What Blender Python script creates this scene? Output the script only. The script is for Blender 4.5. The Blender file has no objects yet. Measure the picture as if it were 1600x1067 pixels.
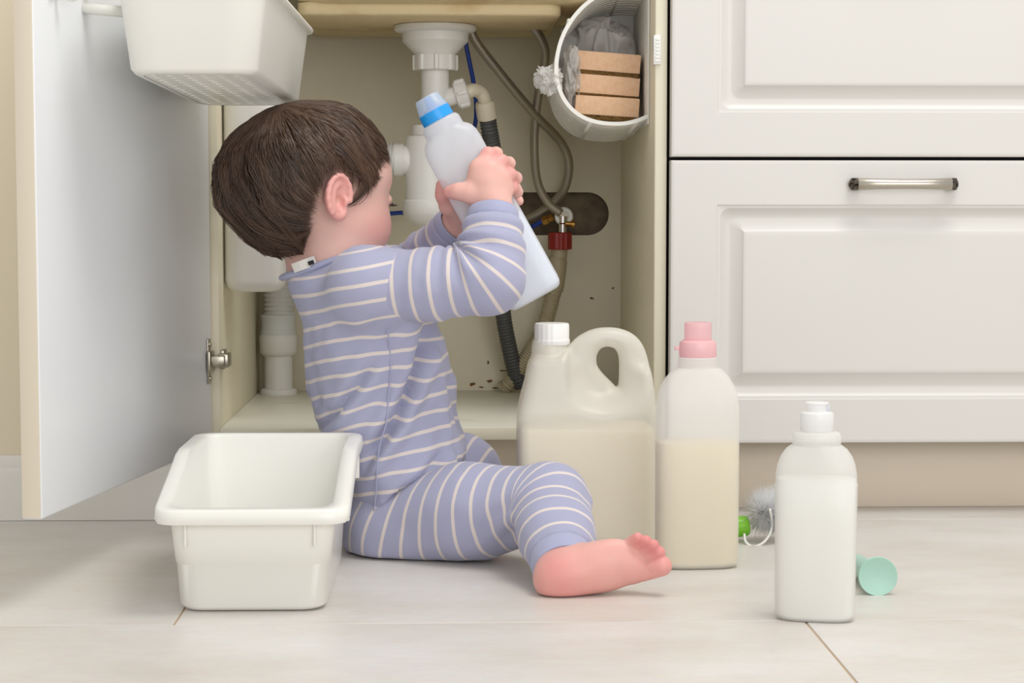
import bpy, bmesh, copy, math, random
import numpy as np
from mathutils import Vector, Matrix

random.seed(4)
rng = np.random.default_rng(7)
SC = bpy.context.scene
COL = SC.collection

# ---------------------------------------------------------------- camera
FPX = 2980.0
CAM = np.array([0.0, -2.48, 0.402])
PITCH = math.atan(210 / FPX)
YAW = math.atan(88 / FPX)
cam_data = bpy.data.cameras.new('camera')
cam_data.sensor_width = 36.0
cam_data.lens = FPX / 1600 * 36
cam_data.clip_start = 0.02
cam = bpy.data.objects.new('camera', cam_data)
COL.objects.link(cam)
cam.location = CAM
cam.rotation_euler = (math.pi / 2 - PITCH, 0, -YAW)
SC.camera = cam

# ---------------------------------------------------------------- world, lights, exposure
world = bpy.data.worlds.new('world')
SC.world = world
world.use_nodes = True
world.node_tree.nodes['Background'].inputs[0].default_value = (1.0, 0.995, 0.985, 1)
world.node_tree.nodes['Background'].inputs[1].default_value = 0.76

def area_light(name, loc, target, size, power, color):
    l = bpy.data.lights.new(name, 'AREA')
    l.shape = 'RECTANGLE'
    l.size, l.size_y = size
    l.energy = power
    l.color = color
    o = bpy.data.objects.new(name, l)
    COL.objects.link(o)
    o.location = loc
    d = Vector(target) - Vector(loc)
    o.rotation_euler = d.to_track_quat('-Z', 'Y').to_euler()
    return o

area_light('front_fill_light', (1.0, -3.6, 1.0), (0.0, -0.2, 0.25), (2.4, 1.6), 36, (1.0, 1.0, 1.0))  # added soft fill from the camera side, no window modelled there
area_light('ceiling_lamp', (0.75, -0.85, 2.4), (0.0, -0.3, 0.2), (1.0, 1.0), 27, (1.0, 0.985, 0.96))

SC.view_settings.view_transform = 'Standard'
SC.view_settings.look = 'None'
SC.view_settings.gamma = 1.0
SC.view_settings.use_curve_mapping = False
SC.view_settings.exposure = -0.04

# ---------------------------------------------------------------- helpers
_R = np.array((Matrix.Rotation(-YAW, 3, 'Z') @ Matrix.Rotation(math.pi / 2 - PITCH, 3, 'X')))

def P(px, py, Y):
    """World point seen at photograph pixel (px, py) on the plane at depth Y."""
    d = _R @ np.array([(px - 800) / FPX, -(py - 533.5) / FPX, -1.0])
    return CAM + d * ((Y - CAM[1]) / d[1])

def PZ(px, py, Z):
    d = _R @ np.array([(px - 800) / FPX, -(py - 533.5) / FPX, -1.0])
    return CAM + d * ((Z - CAM[2]) / d[2])

def lin(c):
    return tuple((v / 12.92 if v <= 0.04045 else ((v + 0.055) / 1.055) ** 2.4) for v in c)

def hexc(h):
    h = h.lstrip('#')
    return lin(tuple(int(h[i:i + 2], 16) / 255 for i in (0, 2, 4)))

class NT:
    def __init__(self, name):
        self.m = bpy.data.materials.new(name)
        self.m.use_nodes = True
        self.n = self.m.node_tree.nodes
        self.l = self.m.node_tree.links
        self.p = self.n['Principled BSDF']
        self.out = self.n['Material Output']
    def node(self, t, **kw):
        n = self.n.new(t)
        for k, v in kw.items():
            setattr(n, k, v)
        return n
    def link(self, a, b):
        self.l.new(a, b)

def mat(name, col, rough=0.5, metal=0.0, sss=0.0, sss_r=(1, .4, .25), sss_s=0.01, noise=None, bump=None, spec=0.5, coat=0.0):
    t = NT(name)
    c = hexc(col) if isinstance(col, str) else col
    p = t.p
    p.inputs['Base Color'].default_value = (*c, 1)
    p.inputs['Roughness'].default_value = rough
    p.inputs['Metallic'].default_value = metal
    p.inputs['Specular IOR Level'].default_value = spec
    if coat:
        p.inputs['Coat Weight'].default_value = coat
        p.inputs['Coat Roughness'].default_value = 0.15
    if sss:
        p.inputs['Subsurface Weight'].default_value = sss
        p.inputs['Subsurface Radius'].default_value = sss_r
        p.inputs['Subsurface Scale'].default_value = sss_s
    if noise:                                   # (scale, colour2, contrast, stretch)
        sc_, c2, lo_hi, st = noise
        tc = t.node('ShaderNodeTexCoord')
        mp = t.node('ShaderNodeMapping')
        mp.inputs['Scale'].default_value = st
        nz = t.node('ShaderNodeTexNoise')
        nz.inputs['Scale'].default_value = sc_
        nz.inputs['Detail'].default_value = 6
        rp = t.node('ShaderNodeValToRGB')
        rp.color_ramp.elements[0].position, rp.color_ramp.elements[1].position = lo_hi
        rp.color_ramp.elements[0].color = (*c, 1)
        rp.color_ramp.elements[1].color = (*(hexc(c2) if isinstance(c2, str) else c2), 1)
        t.link(tc.outputs['Object'], mp.inputs[0])
        t.link(mp.outputs[0], nz.inputs['Vector'])
        t.link(nz.outputs['Fac'], rp.inputs[0])
        t.link(rp.outputs[0], p.inputs['Base Color'])
    if bump:                                    # (scale, strength, distance)
        tc = t.node('ShaderNodeTexCoord')
        nz = t.node('ShaderNodeTexNoise')
        nz.inputs['Scale'].default_value = bump[0]
        nz.inputs['Detail'].default_value = 4
        bp = t.node('ShaderNodeBump')
        bp.inputs['Strength'].default_value = bump[1]
        bp.inputs['Distance'].default_value = bump[2]
        t.link(tc.outputs['Object'], nz.inputs['Vector'])
        t.link(nz.outputs['Fac'], bp.inputs['Height'])
        t.link(bp.outputs[0], p.inputs['Normal'])
    return t.m

def milky(name, col, transl=0.4, transp=0.12, rough=0.32):
    """Thin translucent plastic: surface colour, light through it, a little see-through."""
    t = NT(name)
    c = hexc(col)
    t.p.inputs['Base Color'].default_value = (*c, 1)
    t.p.inputs['Roughness'].default_value = rough
    tr = t.node('ShaderNodeBsdfTranslucent')
    tr.inputs[0].default_value = (*c, 1)
    tp = t.node('ShaderNodeBsdfTransparent')
    tp.inputs[0].default_value = (*[min(1, v * 1.05) for v in c], 1)
    m1 = t.node('ShaderNodeMixShader')
    m1.inputs[0].default_value = transl
    m2 = t.node('ShaderNodeMixShader')
    m2.inputs[0].default_value = transp
    t.link(t.p.outputs[0], m1.inputs[1])
    t.link(tr.outputs[0], m1.inputs[2])
    t.link(m1.outputs[0], m2.inputs[1])
    t.link(tp.outputs[0], m2.inputs[2])
    t.link(m2.outputs[0], t.out.inputs[0])
    return t.m

def tag(o, label=None, cat=None, group=None, kind=None):
    if label: o['label'] = label
    if cat: o['category'] = cat
    if group: o['group'] = group
    if kind: o['kind'] = kind
    return o

def empty(name, loc=(0, 0, 0), rz=0.0):
    o = bpy.data.objects.new(name, None)
    o.empty_display_size = 0.05
    COL.objects.link(o)
    o.location = loc
    o.rotation_euler = (0, 0, rz)
    return o

def place(name, me, mats, parent=None, smooth=True, angle=None):
    """Link a mesh as one object. Mesh data is in world (or parent-local) coordinates."""
    o = bpy.data.objects.new(name, me)
    COL.objects.link(o)
    for m in (mats if isinstance(mats, (list, tuple)) else [mats]):
        me.materials.append(m)
    if smooth:
        me.polygons.foreach_set('use_smooth', np.ones(len(me.polygons), bool))
        if angle:
            me.set_sharp_from_angle(angle=math.radians(angle))
    if parent:
        o.parent = parent
    return o

def mesh(verts, faces):
    me = bpy.data.meshes.new('m')
    me.from_pydata([tuple(map(float, v)) for v in verts], [], [tuple(f) for f in faces])
    me.validate()
    me.update()
    return me

def mesh_np(V, Q):
    """Fast mesh from numpy vertices and quads / triangles."""
    me = bpy.data.meshes.new('m')
    V = np.asarray(V, np.float32)
    Q = np.asarray(Q, np.int32)
    me.vertices.add(len(V))
    me.vertices.foreach_set('co', V.ravel())
    k = Q.shape[1]
    me.loops.add(Q.size)
    me.loops.foreach_set('vertex_index', Q.ravel())
    me.polygons.add(len(Q))
    me.polygons.foreach_set('loop_start', np.arange(0, Q.size, k, dtype=np.int32))
    me.update(calc_edges=True)
    return me

def from_bm(bm):
    me = bpy.data.meshes.new('m')
    bmesh.ops.recalc_face_normals(bm, faces=bm.faces)
    bm.to_mesh(me)
    bm.free()
    return me

def box_bm(lo, hi, bev=0.0, seg=2, bm=None):
    bm2 = bmesh.new()
    bmesh.ops.create_cube(bm2, size=1)
    lo, hi = np.array(lo, float), np.array(hi, float)
    for v in bm2.verts:
        v.co = Vector((lo + hi) / 2 + np.array(v.co) * (hi - lo))
    if bev:
        bmesh.ops.bevel(bm2, geom=list(bm2.edges), offset=bev, segments=seg, profile=0.5, affect='EDGES')
    if bm is None:
        return bm2
    me = bpy.data.meshes.new('t'); bm2.to_mesh(me); bm2.free(); bm.from_mesh(me); bpy.data.meshes.remove(me)
    return bm

def box(name, lo, hi, m, parent=None, bev=0.0015, seg=2):
    return place(name, from_bm(box_bm(lo, hi, bev, seg)), m, parent, True, 40)

def loft(loops, cap0=True, cap1=True):
    n = len(loops[0])
    V = np.concatenate([np.asarray(l, float) for l in loops])
    F = []
    for i in range(len(loops) - 1):
        for j in range(n):
            F.append((i * n + j, i * n + (j + 1) % n, (i + 1) * n + (j + 1) % n, (i + 1) * n + j))
    if cap0: F.append(tuple(range(n - 1, -1, -1)))
    if cap1: F.append(tuple(range((len(loops) - 1) * n, len(loops) * n)))
    return mesh(V, F)

def sup(a, b, n=2.0, N=48):
    """Super-ellipse outline."""
    t = np.arange(N) * 2 * math.pi / N
    c, s = np.cos(t), np.sin(t)
    return np.stack([a * np.sign(c) * np.abs(c) ** (2 / n), b * np.sign(s) * np.abs(s) ** (2 / n)], 1)

def bottle_mesh(secs, N=56, cap0=True, cap1=True):
    """secs: (z, a, b, exponent)."""
    L = []
    for z, a, b, n in secs:
        s = sup(a, b, n, N)
        L.append(np.column_stack([s, np.full(N, z)]))
    return loft(L, cap0, cap1)

def lathe_mesh(prof, N=40, cap0=True, cap1=True):
    return bottle_mesh([(z, max(r, 1e-4), max(r, 1e-4), 2) for r, z in prof], N, cap0, cap1)

def basis(zdir, hint=(0, 0, 1)):
    z = np.array(zdir, float); z /= np.linalg.norm(z)
    x = np.cross(np.array(hint, float), z)
    if np.linalg.norm(x) < 1e-5:
        x = np.cross((0, 1, 0), z)
    x /= np.linalg.norm(x)
    return np.stack([x, np.cross(z, x), z], 1)

def xform(me, M, t):
    n = len(me.vertices)
    co = np.empty(n * 3, np.float32); me.vertices.foreach_get('co', co)
    co = co.reshape(-1, 3) @ np.asarray(M, np.float32).T + np.asarray(t, np.float32)
    me.vertices.foreach_set('co', co.ravel()); me.update()
    return me

def axis_lathe(prof, a, direction, N=32):
    return xform(lathe_mesh(prof, N), basis(direction), a)

def spline(pts, n):
    """Catmull-Rom resample to n points."""
    p = np.asarray(pts, float)
    p = np.vstack([2 * p[0] - p[1], p, 2 * p[-1] - p[-2]])
    d = np.linalg.norm(np.diff(p[1:-1], axis=0), axis=1)
    cum = np.concatenate([[0], np.cumsum(d)])
    out = []
    for s in np.linspace(0, cum[-1], n):
        i = min(np.searchsorted(cum, s, 'right') - 1, len(d) - 1)
        t = (s - cum[i]) / max(d[i], 1e-9)
        a, b, c, e = p[i], p[i + 1], p[i + 2], p[i + 3]
        out.append(0.5 * ((2 * b) + (c - a) * t + (2 * a - 5 * b + 4 * c - e) * t * t + (3 * b - a - 3 * c + e) * t ** 3))
    return np.array(out)

def tube_mesh(pts, radius, n=None, N=14, flat=1.0, closed=False, hint=(0, 0, 1)):
    pts = spline(pts, n) if n else np.asarray(pts, float)
    m = len(pts)
    rad = np.array([radius(i / (m - 1)) for i in range(m)]) if callable(radius) else np.full(m, radius)
    tan = np.gradient(pts, axis=0)
    if closed:
        tan = np.roll(pts, -1, 0) - np.roll(pts, 1, 0)
    tan /= np.linalg.norm(tan, axis=1)[:, None]
    nrm = basis(tan[0], hint)[:, 0]
    loops = []
    for i in range(m):
        nrm = nrm - tan[i] * nrm.dot(tan[i]); nrm /= np.linalg.norm(nrm)
        b = np.cross(tan[i], nrm)
        a = np.arange(N) * 2 * math.pi / N
        loops.append(pts[i] + rad[i] * (np.cos(a)[:, None] * nrm + flat * np.sin(a)[:, None] * b))
    if closed:
        loops.append(loops[0])
        return loft(loops, False, False)
    return loft(loops)

def curve_plate(name, outlines, y0, y1, m, parent=None):
    """Flat plate in the XZ plane with holes; outlines = list of (x,z) loops."""
    cu = bpy.data.curves.new('c', 'CURVE')
    cu.dimensions = '2D'; cu.fill_mode = 'BOTH'; cu.extrude = (y1 - y0) / 2
    for ol in outlines:
        s = cu.splines.new('POLY'); s.points.add(len(ol) - 1)
        for p_, (x, z) in zip(s.points, ol): p_.co = (x, z, 0, 1)
        s.use_cyclic_u = True
    tmp = bpy.data.objects.new('t', cu); COL.objects.link(tmp)
    dg = bpy.context.evaluated_depsgraph_get()
    me = bpy.data.meshes.new_from_object(tmp.evaluated_get(dg))
    bpy.data.objects.remove(tmp)
    xform(me, [[1, 0, 0], [0, 0, -1], [0, 1, 0]], (0, (y0 + y1) / 2, 0))
    me.materials.clear()
    return place(name, me, m, parent, False)

# ---- signed distance fields -> meshes (bodies, cloth, jug)
class Field:
    def __init__(self, lo, hi, h):
        self.lo, self.h = np.array(lo, float), h
        self.n = np.ceil((np.array(hi) - self.lo) / h).astype(int) + 1
        self.F = np.full(self.n, 1.0, np.float32)
        self.ax = [(self.lo[i] + h * np.arange(self.n[i])).astype(np.float32) for i in range(3)]
    def region(self, lo, hi):
        s = []
        for i in range(3):
            a = int(np.clip(math.floor((lo[i] - self.lo[i]) / self.h), 0, self.n[i]))
            b = int(np.clip(math.ceil((hi[i] - self.lo[i]) / self.h) + 1, 0, self.n[i]))
            s.append(slice(a, b))
        X, Y, Z = self.ax[0][s[0]][:, None, None], self.ax[1][s[1]][None, :, None], self.ax[2][s[2]][None, None, :]
        return tuple(s), X, Y, Z
    def put(self, s, d, k, sub=False):
        A = self.F[s]
        if A.size == 0: return
        if sub:
            h = np.maximum(k - np.abs(A + d), 0) / k
            self.F[s] = np.maximum(A, -d) + h * h * k * .25
        else:
            h = np.maximum(k - np.abs(A - d), 0) / k
            self.F[s] = np.minimum(A, d) - h * h * k * .25
    def cone(self, a, b, ra, rb, k=.008, sub=False):
        a, b = np.asarray(a, float), np.asarray(b, float)
        pad = max(ra, rb) + k + 3 * self.h
        s, X, Y, Z = self.region(np.minimum(a, b) - pad, np.maximum(a, b) + pad)
        ab = b - a
        t = ((X - a[0]) * ab[0] + (Y - a[1]) * ab[1] + (Z - a[2]) * ab[2]) / max(ab.dot(ab), 1e-12)
        t = np.clip(t, 0, 1)
        d = np.sqrt((X - a[0] - t * ab[0]) ** 2 + (Y - a[1] - t * ab[1]) ** 2 + (Z - a[2] - t * ab[2]) ** 2) - (ra + (rb - ra) * t)
        self.put(s, d, k, sub)
    def ell(self, c, r, M=None, k=.008, sub=False):
        c = np.asarray(c, float); r = np.asarray(r, float)
        M = np.eye(3) if M is None else np.asarray(M)          # columns = local axes
        pad = r.max() + k + 3 * self.h
        s, X, Y, Z = self.region(c - pad, c + pad)
        q = [(X - c[0]) * M[0, i] + (Y - c[1]) * M[1, i] + (Z - c[2]) * M[2, i] for i in range(3)]
        k0 = np.sqrt(sum((q[i] / r[i]) ** 2 for i in range(3)))
        k1 = np.sqrt(sum((q[i] / r[i] ** 2) ** 2 for i in range(3)))
        d = k0 * (k0 - 1) / np.maximum(k1, 1e-6)
        self.put(s, d, k, sub)
    def chain(self, pts, radii, k=.008):
        for i in range(len(pts) - 1):
            self.cone(pts[i], pts[i + 1], radii[i], radii[i + 1], k)
    def cut(self, p, n, k=.003):
        """Remove the half space on the side n points to."""
        n = np.asarray(n, float); n /= np.linalg.norm(n)
        s, X, Y, Z = self.region(self.lo, self.lo + self.h * self.n)
        d = -((X - p[0]) * n[0] + (Y - p[1]) * n[1] + (Z - p[2]) * n[2])
        self.put(s, d, k, True)
    def mesh(self):
        F, o, h = self.F, self.lo, self.h
        ins = F < 0
        C = tuple(np.array(F.shape) - 1)
        acc = np.zeros(C + (3,), np.float32); cnt = np.zeros(C, np.float32)
        for ax in range(3):
            o1, o2 = [i for i in range(3) if i != ax]
            for b1 in (0, 1):
                for b2 in (0, 1):
                    s0 = [None] * 3; s0[ax] = slice(0, C[ax]); s0[o1] = slice(b1, C[o1] + b1); s0[o2] = slice(b2, C[o2] + b2)
                    s1 = list(s0); s1[ax] = slice(1, C[ax] + 1)
                    f0, f1 = F[tuple(s0)], F[tuple(s1)]
                    w = np.nonzero(ins[tuple(s0)] != ins[tuple(s1)])
                    t = f0[w] / (f0[w] - f1[w])
                    pos = np.zeros((len(t), 3), np.float32)
                    pos[:, ax] = t; pos[:, o1] = b1; pos[:, o2] = b2
                    acc[w] += pos; cnt[w] += 1
        w = np.nonzero(cnt > 0)
        idx = np.full(C, -1, np.int32); idx[w] = np.arange(len(w[0]))
        V = (np.stack(w, 1) + acc[w] / cnt[w][:, None]) * h + o
        Q = []
        for ax in range(3):
            o1, o2 = [(1, 2), (2, 0), (0, 1)][ax]
            s0 = [None] * 3; s0[ax] = slice(0, C[ax]); s0[o1] = slice(1, C[o1]); s0[o2] = slice(1, C[o2])
            s1 = list(s0); s1[ax] = slice(1, C[ax] + 1)
            a, b = ins[tuple(s0)], ins[tuple(s1)]
            for flip, msk in ((False, a & ~b), (True, ~a & b)):
                g = list(np.nonzero(msk)); g[o1] = g[o1] + 1; g[o2] = g[o2] + 1
                def cell(d1, d2):
                    q = list(g); q[o1] = q[o1] - d1; q[o2] = q[o2] - d2
                    return idx[tuple(q)]
                q = np.stack([cell(1, 1), cell(0, 1), cell(0, 0), cell(1, 0)], 1)
                Q.append(q[:, ::-1] if flip else q)
        Q = np.concatenate(Q)
        Q = Q[(Q >= 0).all(1)]
        return V.astype(np.float32), Q

def relax(V, Q, it=2, lam=.5):
    """Laplacian smoothing of a quad mesh."""
    for _ in range(it):
        S = np.zeros_like(V); c = np.zeros(len(V), np.float32)
        for i in range(4):
            a, b = Q[:, i], Q[:, (i + 1) % 4]
            for d in range(3):
                S[:, d] += np.bincount(a, V[b, d], len(V)); S[:, d] += np.bincount(b, V[a, d], len(V))
            c += np.bincount(a, minlength=len(V)); c += np.bincount(b, minlength=len(V))
        V = V + lam * (S / np.maximum(c, 1)[:, None] - V)
    return V.astype(np.float32)

def noise3(p, seed=0):
    """Smooth value noise, p (n,3), about -1..1."""
    p = np.asarray(p, float)
    i = np.floor(p).astype(np.int64); f = p - i; f = f * f * (3 - 2 * f)
    def hsh(a):
        n = a[:, 0] * 374761393 + a[:, 1] * 668265263 + a[:, 2] * 1442695041 + seed * 97531
        n = (n ^ (n >> 13)) * 1274126177
        n = n ^ (n >> 16)
        return (n & 0xffff) / 32767.5 - 1
    r = 0
    for dx in (0, 1):
        for dy in (0, 1):
            for dz in (0, 1):
                w = (f[:, 0] if dx else 1 - f[:, 0]) * (f[:, 1] if dy else 1 - f[:, 1]) * (f[:, 2] if dz else 1 - f[:, 2])
                r = r + w * hsh(i + np.array([dx, dy, dz]))
    return r

def vnormals(V, Q):
    fn = np.cross(V[Q[:, 2]] - V[Q[:, 0]], V[Q[:, 3 % Q.shape[1]]] - V[Q[:, 1]])
    N = np.zeros_like(V)
    for i in range(Q.shape[1]):
        for d in range(3):
            N[:, d] += np.bincount(Q[:, i], fn[:, d], len(V))
    return N / np.maximum(np.linalg.norm(N, axis=1), 1e-9)[:, None]

def attr(me, name, vals):
    a = me.attributes.new(name, 'FLOAT', 'POINT')
    a.data.foreach_set('value', np.asarray(vals, np.float32))
# ---------------------------------------------------------------- materials of the room
def tile_material():
    t = NT('floor_tile')
    tc = t.node('ShaderNodeTexCoord')
    oi = t.node('ShaderNodeObjectInfo')
    ad = t.node('ShaderNodeVectorMath', operation='ADD')
    mp = t.node('ShaderNodeMapping'); mp.inputs['Scale'].default_value = (2.2, 4, 1)
    n1 = t.node('ShaderNodeTexNoise'); n1.inputs['Scale'].default_value = 2.2; n1.inputs['Detail'].default_value = 9; n1.inputs['Roughness'].default_value = .62
    r1 = t.node('ShaderNodeValToRGB')
    e = r1.color_ramp.elements
    e[0].position, e[0].color = .3, (*hexc('#d2cac1'), 1)
    e[1].position, e[1].color = .72, (*hexc('#e2dfdc'), 1)
    m_ = e.new(.52); m_.color = (*hexc('#dbd6d0'), 1)
    n2 = t.node('ShaderNodeTexNoise'); n2.inputs['Scale'].default_value = 38; n2.inputs['Detail'].default_value = 5
    mx = t.node('ShaderNodeMix', data_type='RGBA', blend_type='MULTIPLY'); mx.inputs[0].default_value = .12
    t.link(tc.outputs['Object'], ad.inputs[0]); t.link(oi.outputs['Random'], ad.inputs[1])
    t.link(ad.outputs[0], mp.inputs[0]); t.link(mp.outputs[0], n1.inputs['Vector']); t.link(mp.outputs[0], n2.inputs['Vector'])
    t.link(n1.outputs['Fac'], r1.inputs[0]); t.link(r1.outputs[0], mx.inputs[6]); t.link(n2.outputs['Color'], mx.inputs[7])
    t.link(mx.outputs[2], t.p.inputs['Base Color'])
    t.p.inputs['Roughness'].default_value = .38
    bp = t.node('ShaderNodeBump'); bp.inputs['Strength'].default_value = .12; bp.inputs['Distance'].default_value = .002
    t.link(n2.outputs['Fac'], bp.inputs['Height']); t.link(bp.outputs[0], t.p.inputs['Normal'])
    return t.m

M_tile = tile_material()
M_grout = mat('grout', '#b9a184', .9)
M_wall = mat('beige_wall', '#e8dcc2', .8, bump=(300, .08, .001))
M_base = mat('baseboard_white', '#e6e2da', .4)
M_cab = mat('cream_laminate', '#ece4cc', .45, noise=(3, '#e5dcc1', (.35, .7), (1, 1, 6)))
M_back = mat('back_panel_laminate', '#ddd5be', .5, noise=(5, '#d2c9ae', (.4, .75), (1, 1, 1)))
M_shelf = mat('shelf_laminate', '#e6e4d6', .4, noise=(7, '#c9c6b6', (.62, .8), (1, 2.5, 1)))
M_front = mat('satin_cream_front', '#d3d0cb', .4, coat=.08)
M_door = mat('door_inside_white', '#e4e6e8', .35)
M_edge = mat('cream_edge', '#e6dfc9', .45)
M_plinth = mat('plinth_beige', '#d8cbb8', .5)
M_dark = mat('dark_gap', '#1c1814', .8)
M_hole = mat('raw_wall_dark', '#8d7d69', .9, noise=(30, '#5f5344', (.4, .7), (1, 1, 1)))
M_nickel = mat('brushed_nickel', '#b9b2a6', .28, 1.0)
M_antique = mat('antique_nickel', '#6f685e', .35, 1.0, noise=(220, '#2a2622', (.45, .6), (1, 1, 1)))
M_steel = mat('hinge_steel', '#b4ada0', .3, 1.0)

# ---------------------------------------------------------------- floor: big slabs with grout joints
floor = empty('floor'); tag(floor, kind='structure')
place('grout_bed', from_bm(box_bm((-2.4, -4.2, -.03), (2.6, .6, -.0012))), M_grout, floor, False)
JY = PZ(800, 972.5, 0)[1]                     # joint that runs across, in front of the bin
jl = PZ(278, 966, 0)[0]; jr = PZ(1268, 982, 0)[0]
tile_me = {}
def tile(x0, x1, y0, y1):
    key = (round(x1 - x0, 3), round(y1 - y0, 3))
    if key not in tile_me:
        tile_me[key] = from_bm(box_bm((0, 0, -.012), (x1 - x0, y1 - y0, 0), .0009, 2))
        tile_me[key].materials.append(M_tile)
    o = bpy.data.objects.new('tile', tile_me[key]); COL.objects.link(o)
    o.location = (x0, y0, 0); o.parent = floor
g = .0011
for r in range(-5, 2):
    y0 = JY + r * .6
    off = jl if r % 2 == 0 else jr
    for c in range(-2, 3):
        x0 = off + c * 1.2
        if x0 > 2.5 or x0 + 1.2 < -2.3: continue
        tile(x0 + g, x0 + 1.2 - g, y0 + g, y0 + .6 - g)

# ---------------------------------------------------------------- walls
BY = .50                                      # inside face of the cabinet back
tag(box('wall_back', (-2.4, BY + .06, 0), (2.6, BY + .16, 2.4), M_wall, None, 0), kind='structure')
XL, XR = -.307, .258                          # inside faces of the sink cabinet
TH = .0165
tag(box('wall_left', (-2.4, -.022, 0), (XL - TH - .004, BY + .055, 2.4), M_wall, None, 0), kind='structure')
prof = [(0, 0), (-.014, 0), (-.014, .060), (-.012, .066), (-.0095, .068), (-.0095, .074), (-.006, .080), (-.003, .083), (0, .083)]
loops = []
for x in (-2.4, XL - TH - .008):
    loops.append([(x, -.0225 + a, z + .0005) for a, z in prof])
tag(place('baseboard_left', loft(loops), M_base, None, True, 35), kind='structure')

# ---------------------------------------------------------------- worktop (with the opening for the sink)
wt = bmesh.new()
SX0, SX1, SY0, SY1 = -.222, .2, .06, .44
for lo, hi in (((XL - .02, -.03, .865), (SX0, BY + .055, .9)), ((SX1, -.03, .865), (.89, BY + .055, .9)),
               ((SX0, -.03, .865), (SX1, SY0, .9)), ((SX0, SY1, .865), (SX1, BY + .055, .9))):
    box_bm(lo, hi, 0, 1, wt)
worktop = place('worktop', from_bm(wt), mat('worktop_stone', '#b7ab98', .4, noise=(60, '#8f8474', (.4, .6), (1, 1, 1))), None, False)
tag(worktop, 'beige stone worktop running over both kitchen cabinets', 'worktop')

# ---------------------------------------------------------------- sink cabinet with its open door
ZB = .115                                     # top of the cabinet floor
cab = empty('sink_cabinet', (0, 0, 0))
tag(cab, 'open cream sink cabinet with its door swung out to the left', 'cabinet')
box('side_panel', (XL - TH, 0, .1), (XL, BY + .012, .865), M_cab, cab)
box('side_panel', (XR, .0, .1), (XR + TH, BY + .012, .865), M_cab, cab)
box('edge_strip', (XR + .001, -.0012, .1), (XR + TH - .001, .0002, .865), M_edge, cab, .0004)
box('bottom_panel', (XL, .002, ZB - .017), (XR, BY, ZB), M_shelf, cab)
box('edge_strip', (XL, -.0012, ZB - .0165), (XR, .0016, ZB - .001), M_edge, cab, .0004)
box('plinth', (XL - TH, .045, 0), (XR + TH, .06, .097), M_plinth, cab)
# back panel with the oval pipe opening
hc0, hc1 = P(812, 334, BY), P(918, 334, BY)
hr = .0335
hole = []
for i in range(25):
    a = math.pi / 2 + math.pi * i / 24
    hole.append((hc0[0] + hr * math.cos(a), hc0[2] + hr * math.sin(a)))
for i in range(25):
    a = -math.pi / 2 + math.pi * i / 24
    hole.append((hc1[0] + hr * math.cos(a), hc1[2] + hr * math.sin(a)))
curve_plate('back_panel', [[(XL, ZB), (XR, ZB), (XR, .85), (XL, .85)], hole], BY, BY + .008, M_back, cab)
box('pipe_recess', (hc0[0] - .07, BY + .03, hc0[2] - .07), (hc1[0] + .07, BY + .04, hc0[2] + .07), M_hole, cab)
# dirt flakes stuck to the back panel, low down
M_stain = mat('rust_stain', '#7d5a34', .9)
for px, py, rx, rz in ((738, 600, .0055, .003), (765, 596, .0045, .0035), (752, 605, .005, .0015), (763, 566, .002, .0035), (786, 579, .006, .0013), (774, 606, .005, .001), (958, 450, .002, .002), (925, 466, .003, .002)):
    c = P(px, py, BY - .0006)
    a = np.arange(10) * .628
    rr = 1 + .3 * rng.standard_normal(10)
    L0 = np.column_stack([c[0] + rx * rr * np.cos(a), np.full(10, BY + .0005), c[2] + rz * rr * np.sin(a)])
    L1 = L0.copy(); L1[:, 1] = BY - .0012; L1[:, 0] = c[0] + (L1[:, 0] - c[0]) * .8; L1[:, 2] = c[2] + (L1[:, 2] - c[2]) * .8
    place('stain', loft([L0, L1]), M_stain, cab)
# white ribbed door catch on the front edge of the right panel
cz = P(1018, 78, -.001)[2]
cb = box_bm((XR - .002, -.006, cz - .019), (XR + .0075, .02, cz + .019), .001)
for i in range(7):
    box_bm((XR + .0005, -.0072, cz - .0155 + i * .0046), (XR + .0055, -.0055, cz - .0131 + i * .0046), .0003, 1, cb)
M_white = mat('white_plastic', '#ecebe6', .35)
place('door_catch', from_bm(cb), M_white, cab, True, 40)

# door: hinged at the left front corner, opened about 99 degrees
DA = math.radians(99.2)
dmat = np.array([[math.cos(-DA), -math.sin(-DA), 0], [math.sin(-DA), math.cos(-DA), 0], [0, 0, 1]])
DO = np.array([XL - TH * .6, -.004, 0.0])
DW, DT = .592, .021
def dw(u, v, z):                              # door-local (along width, inward from the inner face, height) -> world
    return DO + dmat @ np.array([u, v, z])
door_me = from_bm(box_bm((0, -DT, .092), (DW, 0, .852), .0022, 3))
door = place('door', xform(door_me, dmat, DO), [M_door], cab, True, 40)
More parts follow.
